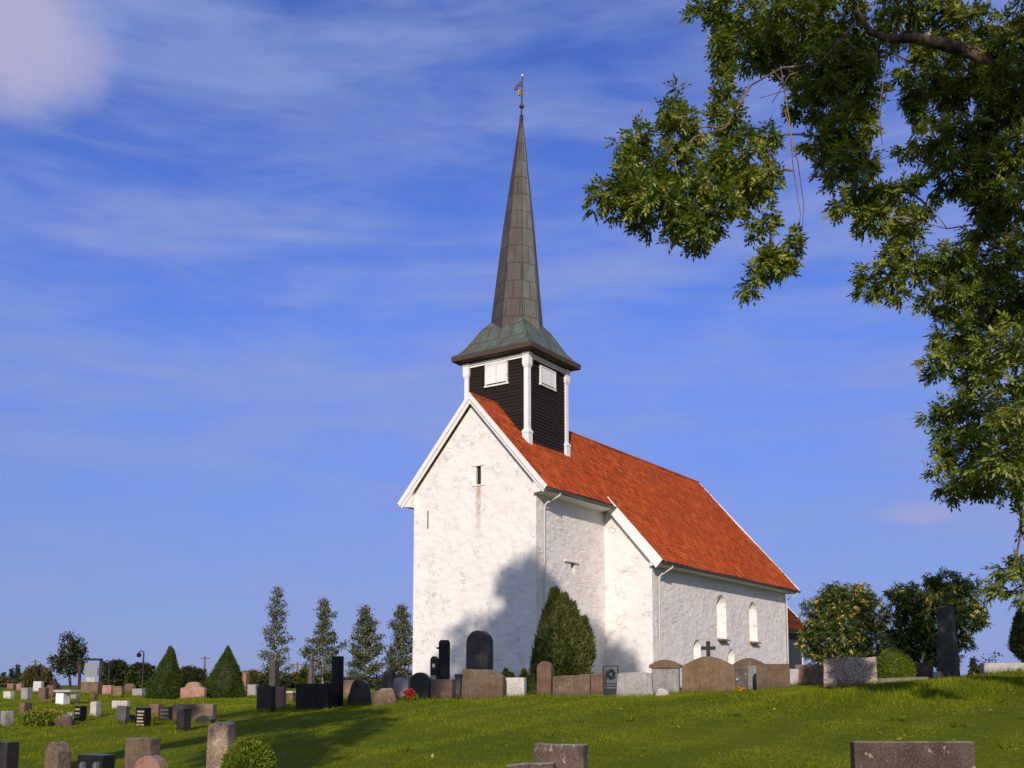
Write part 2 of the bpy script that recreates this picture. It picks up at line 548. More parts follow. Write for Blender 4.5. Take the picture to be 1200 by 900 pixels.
M['gutter'] = plain('dark_gutter', (0.10, 0.10, 0.11), 0.45, 0.3)
M['pipe'] = white_paint('pipe_paint', (0.52, 0.51, 0.50), 0.3)
M['iron'] = plain('black_iron', (0.02, 0.02, 0.022), 0.5, 0.4)
M['gold'] = plain('gilded_metal', (0.26, 0.19, 0.05), 0.5, 0.5)
M['rust'] = plain('rusty_ball', (0.10, 0.05, 0.035), 0.6, 0.3)
M['dark_inside'] = plain('dark_interior', (0.02, 0.019, 0.02), 0.9)
M['pane'] = plain('window_glass', (0.05, 0.06, 0.08), 0.12, spec=0.6)
M['annexe'] = plain('shaded_blue_grey_boards', (0.040, 0.045, 0.058), 0.8)  # dark boards, with the nave's shade put into their colour
M['deck'] = plain('roof_deck_wood', (0.13, 0.105, 0.085), 0.85)
M['sill'] = plain('tile_sill', (0.25, 0.14, 0.09), 0.85)
# grave stone
M['brown'] = stone('brown_granite', (0.100, 0.064, 0.042), (0.185, 0.128, 0.088), 0.35, 0.32)
M['tan'] = stone('tan_granite', (0.130, 0.082, 0.048), (0.225, 0.155, 0.095), 0.4, 0.32)
M['pink'] = stone('pink_granite', (0.24, 0.125, 0.090), (0.37, 0.22, 0.165), 0.4, 0.2)
M['grey'] = stone('grey_granite', (0.20, 0.185, 0.18), (0.34, 0.32, 0.31), 0.4, 0.3)
M['pale'] = stone('pale_stone', (0.42, 0.395, 0.365), (0.58, 0.55, 0.515), 0.15, 0.2, bump=0.03)
M['dark'] = stone('dark_granite', (0.018, 0.0165, 0.016), (0.034, 0.030, 0.028), 0.15, 0.05, rough=0.5, spec=0.3, bump=0.006)
M['polished'] = stone('polished_black_granite', (0.010, 0.0095, 0.0095), (0.018, 0.0165, 0.0165), 0.10, 0.0, rough=0.35, spec=0.18, bump=0.002)
M['slate'] = stone('weathered_slate', (0.060, 0.054, 0.050), (0.115, 0.104, 0.094), 0.2, 0.3)
M['lichen'] = stone('lichened_granite', (0.060, 0.044, 0.036), (0.12, 0.085, 0.066), 0.5, 0.8, bump=0.03, sc=1.2)
M['speckle'] = stone('speckled_rough_granite', (0.22, 0.165, 0.135), (0.38, 0.30, 0.25), 0.8, 0.3, bump=0.06, sc=0.45)
M['reddish'] = stone('red_sandstone', (0.120, 0.066, 0.047), (0.210, 0.128, 0.092), 0.35, 0.30)
M['fluted'] = stone('fluted_rough_granite', (0.15, 0.10, 0.072), (0.30, 0.215, 0.155), 0.5, 0.7, bump=0.06, sc=0.8)
M['letter'] = plain('gilt_lettering', (0.45, 0.36, 0.24), 0.5)
# plants
M['ash_leaf'] = leaf('ash_leaf', [(0.0, (0.040, 0.070, 0.008)), (0.40, (0.125, 0.175, 0.016)), (0.75, (0.27, 0.30, 0.040)), (1.0, (0.46, 0.40, 0.11))], 0.30, 0.42, 0.5)
M['rowan_leaf'] = leaf('rowan_leaf', [(0.0, (0.030, 0.058, 0.012)), (0.55, (0.065, 0.110, 0.016)), (0.78, (0.13, 0.17, 0.022)), (0.84, (0.42, 0.33, 0.05)), (1.0, (0.70, 0.52, 0.13))], 0.25)
M['birch_leaf'] = leaf('birch_leaf', [(0.0, (0.044, 0.060, 0.028)), (0.6, (0.105, 0.125, 0.055)), (1.0, (0.25, 0.24, 0.12))], 0.25)
M['thuja'] = leaf('thuja_scale', [(0.0, (0.026, 0.046, 0.005)), (0.6, (0.048, 0.076, 0.007)), (1.0, (0.075, 0.105, 0.012))], 0.12)
M['juniper'] = leaf('juniper_needle', [(0.0, (0.030, 0.044, 0.012)), (0.6, (0.078, 0.096, 0.022)), (0.92, (0.150, 0.158, 0.034)), (1.0, (0.17, 0.10, 0.035))], 0.12)
M['box'] = leaf('light_green_shrub', [(0.0, (0.070, 0.105, 0.008)), (0.6, (0.135, 0.18, 0.012)), (1.0, (0.21, 0.23, 0.025))], 0.2)
M['hedge'] = leaf('hedge_leaf', [(0.0, (0.016, 0.024, 0.008)), (0.6, (0.040, 0.048, 0.014)), (1.0, (0.105, 0.085, 0.03))], 0.2)
M['autumn'] = leaf('yellowing_leaf', [(0.0, (0.05, 0.05, 0.015)), (0.6, (0.11, 0.095, 0.025)), (1.0, (0.19, 0.13, 0.04))], 0.2)
M['spruce'] = leaf('spruce_needle', [(0.0, (0.012, 0.022, 0.012)), (1.0, (0.035, 0.05, 0.025))], 0.1)
M['red_petal'] = leaf('red_petal', [(0.0, (0.30, 0.012, 0.008)), (1.0, (0.62, 0.045, 0.02))], 0.2)
M['orange_petal'] = leaf('orange_petal', [(0.0, (0.55, 0.20, 0.02)), (1.0, (0.75, 0.36, 0.04))], 0.2)
M['purple_petal'] = leaf('purple_petal', [(0.0, (0.10, 0.02, 0.06)), (1.0, (0.24, 0.05, 0.12))], 0.2)
M['blade'] = leaf('grass_blade', [(0.0, (0.072, 0.105, 0.002)), (0.5, (0.180, 0.212, 0.003)), (0.9, (0.27, 0.265, 0.008)), (1.0, (0.30, 0.24, 0.07))], 0.25, 0.6, 0.15)
M['bark'] = bark('ash_bark', (0.045, 0.030, 0.022), (0.24, 0.17, 0.12), 0.7)
M['birch_bark'] = bark('birch_bark', (0.25, 0.23, 0.21), (0.42, 0.39, 0.36))
M['dark_bark'] = bark('dark_bark', (0.03, 0.022, 0.017), (0.07, 0.05, 0.038))

def lawn_mat():
    t = NT('mown_grass')
    a = t.noise(0.35, 5, 0.6)
    b = t.noise(4.5, 6, 0.65)
    c = t.noise(45, 3, 0.6, t.map(scale=(1, 0.5, 1)))
    col = t.mix(t.rng(a, 0.35, 0.65), (0.085, 0.122, 0.004), (0.130, 0.150, 0.006))
    col = t.mix(t.rng(b, 0.48, 0.72, 0, 0.55), col, (0.165, 0.150, 0.014))
    col = t.mix(t.rng(c, 0.3, 0.7, 0.35, 0.0), col, (0.060, 0.085, 0.003))
    return t.fin(col, 0.9, t.bump(t.math('ADD', t.math('MULTIPLY', c, 0.5), b), 0.05), spec=0.05)
M['lawn'] = lawn_mat()

# ------------------------------------------------------------------ terrain
CTRL = []                                              # (x, y, z) from photo pixel row and depth
for px, rows in {
    -200: ((20, 885), (30, 840), (60, 812)),
    0: ((12, 975), (16, 905), (22, 860), (28, 838), (35, 825), (48, 814), (70, 806)),
    100: ((14, 927), (18, 880), (22, 853), (28, 834), (35, 821), (50, 811), (70, 806)),
    250: ((12, 935), (16, 890), (20, 862), (25, 842), (32, 828), (42, 819), (60, 809)),
    350: ((13, 915), (16, 880), (20, 853), (25, 833), (32, 823), (45, 814), (65, 807)),
    470: ((13, 905), (16, 875), (20, 846), (25, 824), (32, 816), (45, 811)),
    600: ((12.6, 900), (16, 866), (20, 838), (25, 819), (30, 814.5), (42, 811)),
    750: ((12, 902), (16, 860), (20, 830), (25, 815), (30, 811), (45, 808)),
    880: ((12, 898), (16, 852), (20, 826), (25, 811), (30, 808), (50, 805)),
    1000: ((11.5, 900), (14.5, 865), (17.5, 835), (20.5, 811), (24, 803), (30, 801), (50, 801)),
    1190: ((11, 900), (14, 858), (16.5, 835), (19, 808), (21.5, 793), (25, 789.5), (34, 792), (60, 797)),
    1400: ((11, 890), (16, 825), (21, 785), (30, 783), (60, 795)),
}.items():
    for d, py in rows:
        CTRL.append(tuple(at(px, py, d)))
CTRL += [(0, 0, -1.62), (-5, 1, -1.95), (5, 1, -1.3), (0, -12, -2.2), (-14, 0, -2.3), (14, 0, -0.8), (-14, -14, -2.8), (14, -14, -1.7),
         (-45, 20, -2.0), (-60, 60, -1.0), (-45, 95, -0.4), (0, 95, -0.35), (45, 95, -0.3), (60, 40, 0.3), (45, 10, 0.2), (0, -40, -3), (-40, -30, -3.2), (40, -30, -2)]
CT = np.array(CTRL)
def _tps(r2):
    return np.where(r2 > 1e-9, 0.5 * r2 * np.log(r2 + 1e-12), 0.0)
_K = _tps(((CT[:, None, :2] - CT[None, :, :2]) ** 2).sum(-1)) + np.eye(len(CT)) * 0.25
_P = np.c_[np.ones(len(CT)), CT[:, :2]]
_A = np.block([[_K, _P], [_P.T, np.zeros((3, 3))]])
_W = np.linalg.solve(_A, np.r_[CT[:, 2], 0, 0, 0])
def gz(x, y):
    x, y = np.atleast_1d(np.asarray(x, float)), np.atleast_1d(np.asarray(y, float))
    xc, yc = np.clip(x, -60, 60), np.clip(y, -40, 95)
    r2 = (xc[..., None] - CT[:, 0]) ** 2 + (yc[..., None] - CT[:, 1]) ** 2
    z = _tps(r2) @ _W[:len(CT)] + _W[-3] + _W[-2] * xc + _W[-1] * yc
    far = np.hypot(x - xc, y - yc)
    z = z - 0.018 * np.minimum(far, 500)
    z = z + 0.018 * np.sin(1.9 * x + 0.7 * y + 1) + 0.016 * np.sin(1.3 * y - 0.9 * x) + 0.012 * np.sin(3.1 * x + 1.3) * np.sin(2.3 * y)
    return z
def gz1(x, y):
    return float(gz(x, y)[0])
def hit(px, py, d0=9.0, d1=120.0):                     # depth at which the ray through a photo pixel meets the ground
    r = ray(px, py)
    ds = np.arange(d0, d1, 0.1)
    g = gz(r[0] * ds, ds)
    below = r[2] * ds <= g
    return float(ds[np.argmax(below)]) if below.any() else d1

def axis_steps(lo, hi, fine_lo, fine_hi, step):
    c = list(np.arange(fine_lo, fine_hi + 1e-6, step))
    s, p = step, fine_hi
    while p < hi:
        s *= 1.25
        p += s
        c.append(min(p, hi))
    s, p = step, fine_lo
    pre = []
    while p > lo:
        s *= 1.25
        p -= s
        pre.append(max(p, lo))
    return np.array(pre[::-1] + c)
gx, gy = axis_steps(-2500, 2500, -22, 24, 0.25), axis_steps(-1500, 4000, 8, 50, 0.25)
GX, GY = np.meshgrid(gx, gy)
GZ = np.stack([gz(GX[i], GY[i]) for i in range(len(gy))])
mb = MB()
idx = np.arange(GX.size).reshape(GX.shape)
quads = np.stack([idx[:-1, :-1], idx[:-1, 1:], idx[1:, 1:], idx[1:, :-1]], -1).reshape(-1, 4)
mb.v = np.stack([GX, GY, GZ], -1).reshape(-1, 3).tolist()
mb.f = [tuple(q) for q in quads.tolist()]
mb.m = [0] * len(mb.f)
tag(mb.build('ground', M['lawn'], smooth=True), 'mown green churchyard lawn rising to a crest', kind='structure')

# ------------------------------------------------------------------ church
TH = 33.702
BZ = 0.6
A0 = ray(628.5, 700) * 40.0
church = empty('church', (A0[0], A0[1], -BZ), R(90 - TH), 'white stone church with red tiled roof and tall brown copper spire', 'church')
def V(a, s, z):
    return (a, -s, z + BZ)
RS, RZ, SL = -3.02, 11.62, 1.14                       # ridge line and roof slope
W0, W1, L1 = -6.05, 0.0, 5.49
N0, N1, L2 = -8.27, 2.22, 21.9
def rz(s):
    return RZ - SL * abs(s - RS)

def body(name, s0, s1, a0, a1, mat, drop=0.28):
    ze = rz(s1) - drop
    poly = [(s0, -1.4), (s1, -1.4), (s1, ze), (RS, RZ - drop), (s0, ze)]
    b = MB().prism(poly, lambda s, z: V(a0, s, z), lambda s, z: V(a1, s, z))
    return fixn(b.build(name, mat, church))
def arch_poly(c, z0, z1, w, n=8):
    h = w / 2
    return [(c - h, z0), (c + h, z0)] + [(c + h * math.cos(math.pi * i / n), z1 - h + h * math.sin(math.pi * i / n)) for i in range(n + 1)]
def south_niche(c, z0, z1, w, wi, dep, s_face, rise=0.0):
    o, i = arch_poly(c, z0, z1, w), arch_poly(c, z0 + rise, z1 - (w - wi) * 0.35, wi)
    n = len(o)
    k = dep / (dep + 0.2)
    vs_ = [V(a + (a - b) * (0.2 / dep), s_face + 0.2, z + (z - y) * (0.2 / dep)) for (a, z), (b, y) in zip(o, i)] + [V(a, s_face - dep, z) for a, z in i]
    mb = MB().add(vs_, [tuple(range(n))[::-1], tuple(range(n, 2 * n))] + [(q, (q + 1) % n, n + (q + 1) % n, n + q) for q in range(n)])
    return mb.build('cutter', M['wall_smooth'])
def to_church(o):
    o.parent = church
    return o

west = body('west_wall', W0, W1, 0.0, L1 + 0.1, [M['wall_rubble'], M['wall_front']])
for p in west.data.polygons:
    p.material_index = 1 if p.normal.x < -0.5 else 0
cs = [to_church(MB().prism([(-2.86, 7.93), (-2.62, 7.93), (-2.62, 8.68), (-2.86, 8.68)], lambda s, z: V(-0.3, s, z), lambda s, z: V(0.55, s, z)).build('cutter', M['wall_front'])),
      to_church(MB().box(2.62, 2.92, 0.6, -0.3, 4.42 + BZ, 4.84 + BZ).build('cutter', M['wall_rubble']))]
cut(west, cs)
MB().prism([(-2.86, 7.93), (-2.62, 7.93), (-2.62, 8.68), (-2.86, 8.68)], lambda s, z: V(0.10, s, z), lambda s, z: V(0.14, s, z)).build('slit_window', M['dark_inside'], church)
soften(MB().box(-0.03, 0.2, 2.42, 3.06, 8.68 + BZ, 8.76 + BZ).build('lintel', M['wall_smooth'], church), 0.01)
soften(MB().box(-0.03, 0.2, 2.38, 3.1, 7.87 + BZ, 7.928 + BZ).build('window_sill', M['wall_smooth'], church), 0.01)
soften(MB().box(2.05, 3.15, -0.09, 0.15, 4.84 + BZ, 4.92 + BZ).build('lintel', M['wall_rubble'], church), 0.012)
MB().box(2.62, 2.92, 0.25, 0.29, 4.42 + BZ, 4.84 + BZ).build('slit_window', M['dark_inside'], church)
soften(MB().box(-0.03, 0.0, 5.28, 5.32, 6.35 + BZ, 7.1 + BZ).build('wall_anchor', M['rust'], church), 0.004)

nave = body('nave_wall', N0, N1, L1, L2, [M['wall_rubble'], M['wall_smooth']])
for p in nave.data.polygons:
    p.material_index = 1 if p.normal.x < -0.5 else 0
wins = [(12.85, 2.08, 4.14, 1.15, 0.50, 0.62), (16.95, 2.08, 4.08, 1.10, 0.48, 0.62), (9.95, 0.45, 1.93, 0.78, 0.36, 0.5), (13.95, 0.30, 1.62, 0.80, 0.36, 0.5)]
cut(nave, [to_church(south_niche(c, z0, z1, w, wi, dp, N1)) for c, z0, z1, w, wi, dp in wins])
for i, (c, z0, z1, w, wi, dp) in enumerate(wins):
    pl = arch_poly(c, z0 + 0.02, z1 - (w - wi) * 0.35, wi + 0.08)
    wn_ = MB().prism(pl, lambda a, z: V(a, N1 - dp - 0.04, z), lambda a, z: V(a, N1 - dp + 0.012, z))
    wo = wn_.build('window', M['pane'], church)
    bars = MB()
    bars.box(c - 0.018, c + 0.018, -(N1 - dp + 0.045), -(N1 - dp + 0.014), z0 + BZ, z1 - 0.25 + BZ)
    for k in range(1, 4):
        zz = z0 + (z1 - z0) * k / 4.4 + BZ
        bars.box(c - wi / 2, c + wi / 2, -(N1 - dp + 0.042), -(N1 - dp + 0.016), zz - 0.015, zz + 0.015)
    bars.build('glazing_bars', M['white'], wo)
    if i < 2:
        s = MB().prism([(N1 - dp, z0 + 0.10), (N1 + 0.22, z0 - 0.06), (N1 + 0.22, z0 - 0.13), (N1 - dp, z0 - 0.02)], lambda s_, z: V(c - 0.55, s_, z), lambda s_, z: V(c + 0.5, s_, z))
        soften(fixn(s.build('window_sill', M['sill'], church)), 0.01)

# chancel beyond the nave
CW, CL = 1.2, 27.6
cze = 3.0
def czf(s):
    return cze + 0.06 - 1.08 * (abs(s - RS) - (CW + 0.4 - RS))
poly = [(RS - (CW - RS), -1.4), (CW, -1.4), (CW, czf(CW) - 0.18), (RS, czf(RS) - 0.18), (RS - (CW - RS), czf(CW) - 0.18)]
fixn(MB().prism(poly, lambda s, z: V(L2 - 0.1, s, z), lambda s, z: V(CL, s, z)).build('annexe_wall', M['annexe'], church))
MB().box(CL - 0.16, CL + 0.03, -CW - 0.03, -CW + 0.16, -1.0, czf(CW) - 0.3 + BZ).build('corner_board', M['white'], church)

# pantile roof: corrugated courses with a lip at every course
TW, TC = 0.205, 0.26
def pantiles(name, a_rng, s_start, s_end, zfun, side, slope):
    """courses run from the ridge (s_start) down to s_end; a_rng(s) gives the course's extent along the ridge"""
    verts, faces, uvs = [], [], []
    ds = TC / math.hypot(1, slope)
    nrow = int(math.ceil((s_end - s_start) / ds))
    nx, nz = slope / math.hypot(1, slope), 1 / math.hypot(1, slope)
    for r in range(nrow):
        sa, sb = s_start + r * ds, min(s_start + (r + 1) * ds, s_end) + 0.012
        a0, a1 = a_rng(sb - 0.02)
        n = max(2, int(round((a1 - a0) / (TW / 6))))
        wob = 0.004 * math.sin(r * 2.3) + 0.004 * math.sin(r * 0.7 + 1)
        base = len(verts)
        for i in range(n + 1):
            a = a0 + (a1 - a0) * i / n
            ph = ((a / TW) % 1.0)
            hgt = 0.026 * math.cos(2 * math.pi * ph) + 0.012 * math.cos(4 * math.pi * ph + 0.6)
            tid = math.floor(a / TW) * 7.13 + r * 3.7
            jit = 0.006 * math.sin(tid * 12.9)
            und = 0.02 * math.sin(a * 0.9 + r * 0.25) + wob
            for (s, off, vv) in ((sa, 0.0, r + 0.02), (sb, 0.024 + jit, r + 0.96), (sb, 0.004, r + 0.98)):
                d = hgt + off + und
                verts.append(V(a, RS + side * (s + nx * d), zfun(s) + nz * d))
                uvs.append((a / TW, vv))
        for i in range(n):
            for k in range(2):
                q = [base + i * 3 + k, base + (i + 1) * 3 + k, base + (i + 1) * 3 + k + 1, base + i * 3 + k + 1]
                faces.append(tuple(q if side > 0 else q[::-1]))
    o = MB().add(verts, faces).build(name, M['tile'] if name == 'roof' else M['dark_tile'], church)
    ul = o.data.uv_layers.new(name='UVMap')
    li = np.empty(len(o.data.loops), np.int32)
    o.data.loops.foreach_get('vertex_index', li)
    ul.data.foreach_set('uv', np.array(uvs, np.float32)[li].ravel())
    return fixn(o) if False else o
def zr(s):
    return RZ - SL * s
west_end, nave_end = 0.62 - RS, 2.78 - RS
rg = lambda s: (-0.24, L2 + 0.52) if s < west_end - 0.02 else (L1 - 0.20, L2 + 0.52)
for side in (1, -1):
    pantiles('roof', rg, 0.02, nave_end, zr, side, SL)
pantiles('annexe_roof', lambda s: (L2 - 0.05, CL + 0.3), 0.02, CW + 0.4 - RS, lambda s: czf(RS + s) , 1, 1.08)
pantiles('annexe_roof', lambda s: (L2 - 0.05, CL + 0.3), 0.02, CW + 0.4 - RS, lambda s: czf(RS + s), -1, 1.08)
# the deck under the tiles closes the roof from below
dk = MB()
for side in (1, -1):
    for a0, a1, s0, s1 in ((-0.198, L1 - 0.22, 0.0, west_end - 0.03), (L1 - 0.22, L2 + 0.48, 0.0, nave_end - 0.03)):
        dk.prism([(s0, zr(s0) - 0.03), (s1, zr(s1) - 0.03), (s1, zr(s1) - 0.10), (s0, zr(s0) - 0.12)], lambda s, z: V(a0, RS + side * s, z), lambda s, z: V(a1, RS + side * s, z))
fixn(dk.build('roof_deck', M['deck'], church))
dk = MB()
for side in (1, -1):
    e = CW + 0.36 - RS
    dk.prism([(0, czf(RS) - 0.03), (e, czf(RS + e) - 0.03), (e, czf(RS + e) - 0.11), (0, czf(RS) - 0.12)], lambda s, z: V(L2, RS + side * s, z), lambda s, z: V(CL + 0.27, RS + side * s, z))
fixn(dk.build('annexe_roof_deck', M['deck'], church))
# ridge caps
rc = MB()
a = -0.24
while a < L2 + 0.5:
    rc.tube([V(a, RS, RZ + 0.0), V(a + 0.345, RS, RZ + 0.004)], [0.095, 0.10], 10)
    a += 0.34
rc.build('ridge_cap', M['tile'], church)

# verge boards
def verge(name, a0, a1, s0, s1, top, h, mat, sides=(1, -1), zf=zr):
    for side in sides:
        p = [(s0, zf(s0) + top), (s1, zf(s1) + top), (s1 - h * 0.72, zf(s1) + top - h * 0.78), (s0, zf(s0) + top - h * 1.45)]
        soften(fixn(MB().prism(p, lambda s, z: V(a0, RS + side * s, z), lambda s, z: V(a1, RS + side * s, z)).build(name, mat, church)), 0.008, 1)
verge('verge_board', -0.30, -0.245, 0.0, west_end + 0.06, 0.09, 0.19, M['white_worn'])
verge('verge_board', -0.245, -0.20, 0.0, west_end - 0.02, -0.08, 0.19, M['white_worn'])
verge('verge_board', L1 - 0.27, L1 - 0.215, W1 + 0.30 - RS, nave_end + 0.05, 0.09, 0.42, M['white'])
verge('verge_board', L2 + 0.53, L2 + 0.59, 0.0, nave_end + 0.05, 0.10, 0.36, M['white'])
e = CW + 0.4 - RS
verge('verge_board', CL + 0.30, CL + 0.35, 0.0, e + 0.03, 0.08, 0.26, M['white'], zf=lambda s: czf(RS + s))
sf_ = MB()
for side in (1, -1):
    sf_.prism([(0.0, zr(0) - 0.125), (west_end - 0.05, zr(west_end - 0.05) - 0.125), (west_end - 0.05, zr(west_end - 0.05) - 0.15), (0.0, zr(0) - 0.15)], lambda s, z: V(-0.198, RS + side * s, z), lambda s, z: V(-0.003, RS + side * s, z))
fixn(sf_.build('verge_soffit', M['white_worn'], church))
# boxed eaves and gutters
def eave(a0, a1, s_w, s_e, zf, name='soffit', drop=0.42):
    for side in (1, -1):
        p = [(s_w, zf(s_w) - 0.14), (s_e, zf(s_e) - 0.13), (s_e, zf(s_e) - 0.24), (s_w, zf(s_e) - 0.30)]
        fixn(MB().prism(p, lambda s, z: V(a0, RS + side * s, z), lambda s, z: V(a1, RS + side * s, z)).build(name, M['white_worn'], church))
eave(-0.196, L1 - 0.20, W1 - RS, west_end - 0.10, zr)
eave(L1 - 0.21, L2 + 0.50, N1 - RS, nave_end - 0.10, zr)
eave(L2 + 0.01, CL + 0.26, CW - RS, e - 0.08, lambda s: czf(RS + s))
def gutter(a0, a1, s, z, mat, r=0.085):
    n = 8
    prof = [(r * math.cos(math.pi + math.pi * i / n), r * math.sin(math.pi + math.pi * i / n)) for i in range(n + 1)]
    prof += [((r - 0.014) * math.cos(2 * math.pi - math.pi * i / n), (r - 0.014) * math.sin(2 * math.pi - math.pi * i / n)) for i in range(n + 1)]
    return fixn(MB().prism(prof, lambda u, w: V(a0, s + u, z + w), lambda u, w: V(a1, s + u, z + w)).build('gutter', mat, church))
gutter(-0.16, L1 - 0.30, RS + west_end + 0.06, zr(west_end) - 0.05, M['gutter'])
gutter(L1 - 0.16, L2 + 0.50, RS + nave_end + 0.06, zr(nave_end) - 0.05, M['gutter'])
gutter(L2 + 0.08, CL + 0.26, RS + e + 0.06, czf(RS + e) - 0.05, M['gutter'])
def downpipe(a, s_w, s_g, z_g, z0=-0.9):
    MB().tube([V(a + 0.25, s_g, z_g - 0.08), V(a + 0.25, s_g, z_g - 0.22), V(a + 0.06, s_w + 0.20, z_g - 0.50), V(a, s_w + 0.13, z_g - 0.62), V(a, s_w + 0.12, z_g - 0.85), V(a, s_w + 0.11, 2.0), V(a + 0.02, s_w + 0.11, z0)], 0.040, 8).build('downpipe', M['pipe'], church, True)
downpipe(0.42, W1, RS + west_end + 0.06, zr(west_end))
downpipe(L1 + 0.42, N1, RS + nave_end + 0.06, zr(nave_end))
downpipe(L2 - 0.18, N1, RS + nave_end + 0.06, zr(nave_end))

# belfry
TA, HB, HP, ZT = 3.23, 1.54, 1.68, 13.66
def sq(h, z, da=0.0, ds=0.0):
    return [V(TA - h + da, RS - h + ds, z), V(TA - h + da, RS + h + ds, z), V(TA + h + da, RS + h + ds, z), V(TA + h + da, RS - h + ds, z)]
bel = MB()
z, rr = 7.4, []
while z < ZT:
    rr += [sq(HB + 0.030, z), sq(HB + 0.006, z + 0.137)]
    z += 0.14
bel.rings(rr)
belfry = fixn(bel.build('belfry', M['boards'], church))
def shutter(fn, c, w, z0, z1):
    b = MB()
    for k in (-1, 1):
        b.prism([(c + k * 0.012, z0), (c + k * w / 2, z0), (c + k * w / 2, z1), (c + k * 0.012, z1)], lambda u, z: fn(u, z, HB + 0.06), lambda u, z: fn(u, z, HB + 0.085))
    sh = fixn(b.build('shutter', M['white'], belfry))
    fr = MB()
    for (u0, u1, y0, y1) in ((c - w / 2 - 0.06, c - w / 2, z0 - 0.06, z1 + 0.06), (c + w / 2, c + w / 2 + 0.06, z0 - 0.06, z1 + 0.06), (c - w / 2, c + w / 2, z1, z1 + 0.06), (c - w / 2 - 0.1, c + w / 2 + 0.1, z0 - 0.13, z0 - 0.061)):
        fr.prism([(u0, y0), (u1, y0), (u1, y1), (u0, y1)], lambda u, z: fn(u, z, HB - 0.02), lambda u, z: fn(u, z, HB + 0.10))
    fixn(fr.build('shutter_frame', M['white_worn'], belfry))
wf = lambda u, z, d: V(TA - d, u, z)
sf = lambda u, z, d: V(u, RS + d, z)
ef = lambda u, z, d: V(TA + d, u, z)
nf = lambda u, z, d: V(u, RS - d, z)
shutter(wf, RS + 0.02, 1.02, 12.56, 13.34)
shutter(sf, TA - 0.03, 1.10, 12.58, 13.24)
shutter(ef, RS, 1.0, 12.56, 13.3)
shutter(nf, TA, 1.0, 12.56, 13.3)
def sqc(ca, cs_, h, z):
    return [V(ca - h, cs_ - h, z), V(ca - h, cs_ + h, z), V(ca + h, cs_ + h, z), V(ca + h, cs_ - h, z)]
for sa in (-1, 1):
    for ss in (-1, 1):
        ca, c_ = TA + sa * (HP - 0.155), RS + ss * (HP - 0.155)
        zb = rz(RS + ss * (HP + 0.02)) - 0.12
        prof = [(0.155, zb), (0.155, zb + 0.62), (0.175, zb + 0.66), (0.175, zb + 0.72), (0.105, zb + 0.84), (0.105, 12.98), (0.12, 13.0), (0.155, 13.12), (0.155, 13.5), (0.185, 13.52), (0.185, 13.62)]
        fixn(MB().rings([sqc(ca, c_, h, z) for h, z in prof]).build('corner_post', M['white'], belfry))
for fn, u0, u1, mat in ((wf, RS - HP + 0.32, RS + HP - 0.32, M['white']), (sf, TA - HP + 0.32, TA + HP - 0.32, M['white_worn']), (ef, RS - HP + 0.32, RS + HP - 0.32, M['white']), (nf, TA - HP + 0.32, TA + HP - 0.32, M['white'])):  # greyer paint on the south side stands for the shade there
    fr = MB()
    for z0, z1, d in ((13.42, 13.50, 0.09), (13.503, 13.60, 0.13)):
        fr.prism([(u0, z0), (u1, z0), (u1, z1), (u0, z1)], lambda u, z: fn(u, z, HB), lambda u, z: fn(u, z, HB + d))
    fixn(fr.build('frieze', mat, belfry))

# flared copper skirt and spire (the spire leans a little, as in the photograph)
sk = MB()
prof = [(2.03, 13.90), (1.80, 14.06), (1.58, 14.33), (1.42, 14.60), (1.27, 14.88), (1.10, 15.18), (0.86, 15.48), (0.62, 15.72)]
NS = 1
vs_, fs_, uv = [], [], []
dist = 0.0
for k in range(len(prof) - 1):
    (h0, z0), (h1, z1) = prof[k], prof[k + 1]
    step = math.hypot(h0 - h1, z1 - z0)
    r0, r1 = sq(h0, z0), sq(h1, z1)
    for i in range(4):
        j = (i + 1) % 4
        b = len(vs_)
        vs_ += [r0[i], r0[j], r1[j], r1[i]]
        uv += [(-h0 + i * 9.1, dist), (h0 + i * 9.1, dist), (h1 + i * 9.1, dist + step), (-h1 + i * 9.1, dist + step)]
        fs_.append((b, b + 1, b + 2, b + 3))
    dist += step
skirt = sk.add(vs_, fs_).build('spire_skirt', M['skirt'], church)
ul = skirt.data.uv_layers.new(name='UVMap')
ul.data.foreach_set('uv', np.array(uv, np.float32).ravel())
fixn(skirt)
fa = MB()
fa.rings([sq(1.62, 13.62), sq(1.75, 13.66), sq(1.96, 13.68), sq(2.03, 13.70), sq(2.045, 13.88), sq(2.02, 13.905), sq(1.7, 13.905)])
fixn(fa.build('spire_eave', M['fascia'], church))
for i in range(4):
    MB().tube([sq(h, z)[i] for h, z in prof], 0.028, 5).build('hip_ridge', M['skirt'], skirt)
def octo(r, z):
    k = max(0.0, (z - 15.2) / 9.85)
    return [V(TA + 0.12 * k + r * math.cos(R(45 + 45 * i)), RS + 0.17 * k + r * math.sin(R(45 + 45 * i)), z) for i in range(8)]
zs = [14.4, 25.06]
def ro(z):
    return 0.055 + (25.06 - z) / (25.06 - 15.4) * 1.10 + 0.05 * math.sin(math.pi * max(0, min(1, (z - 15.4) / 9.66)))
vs_, fs_, uv = [], [], []
nz_ = 13
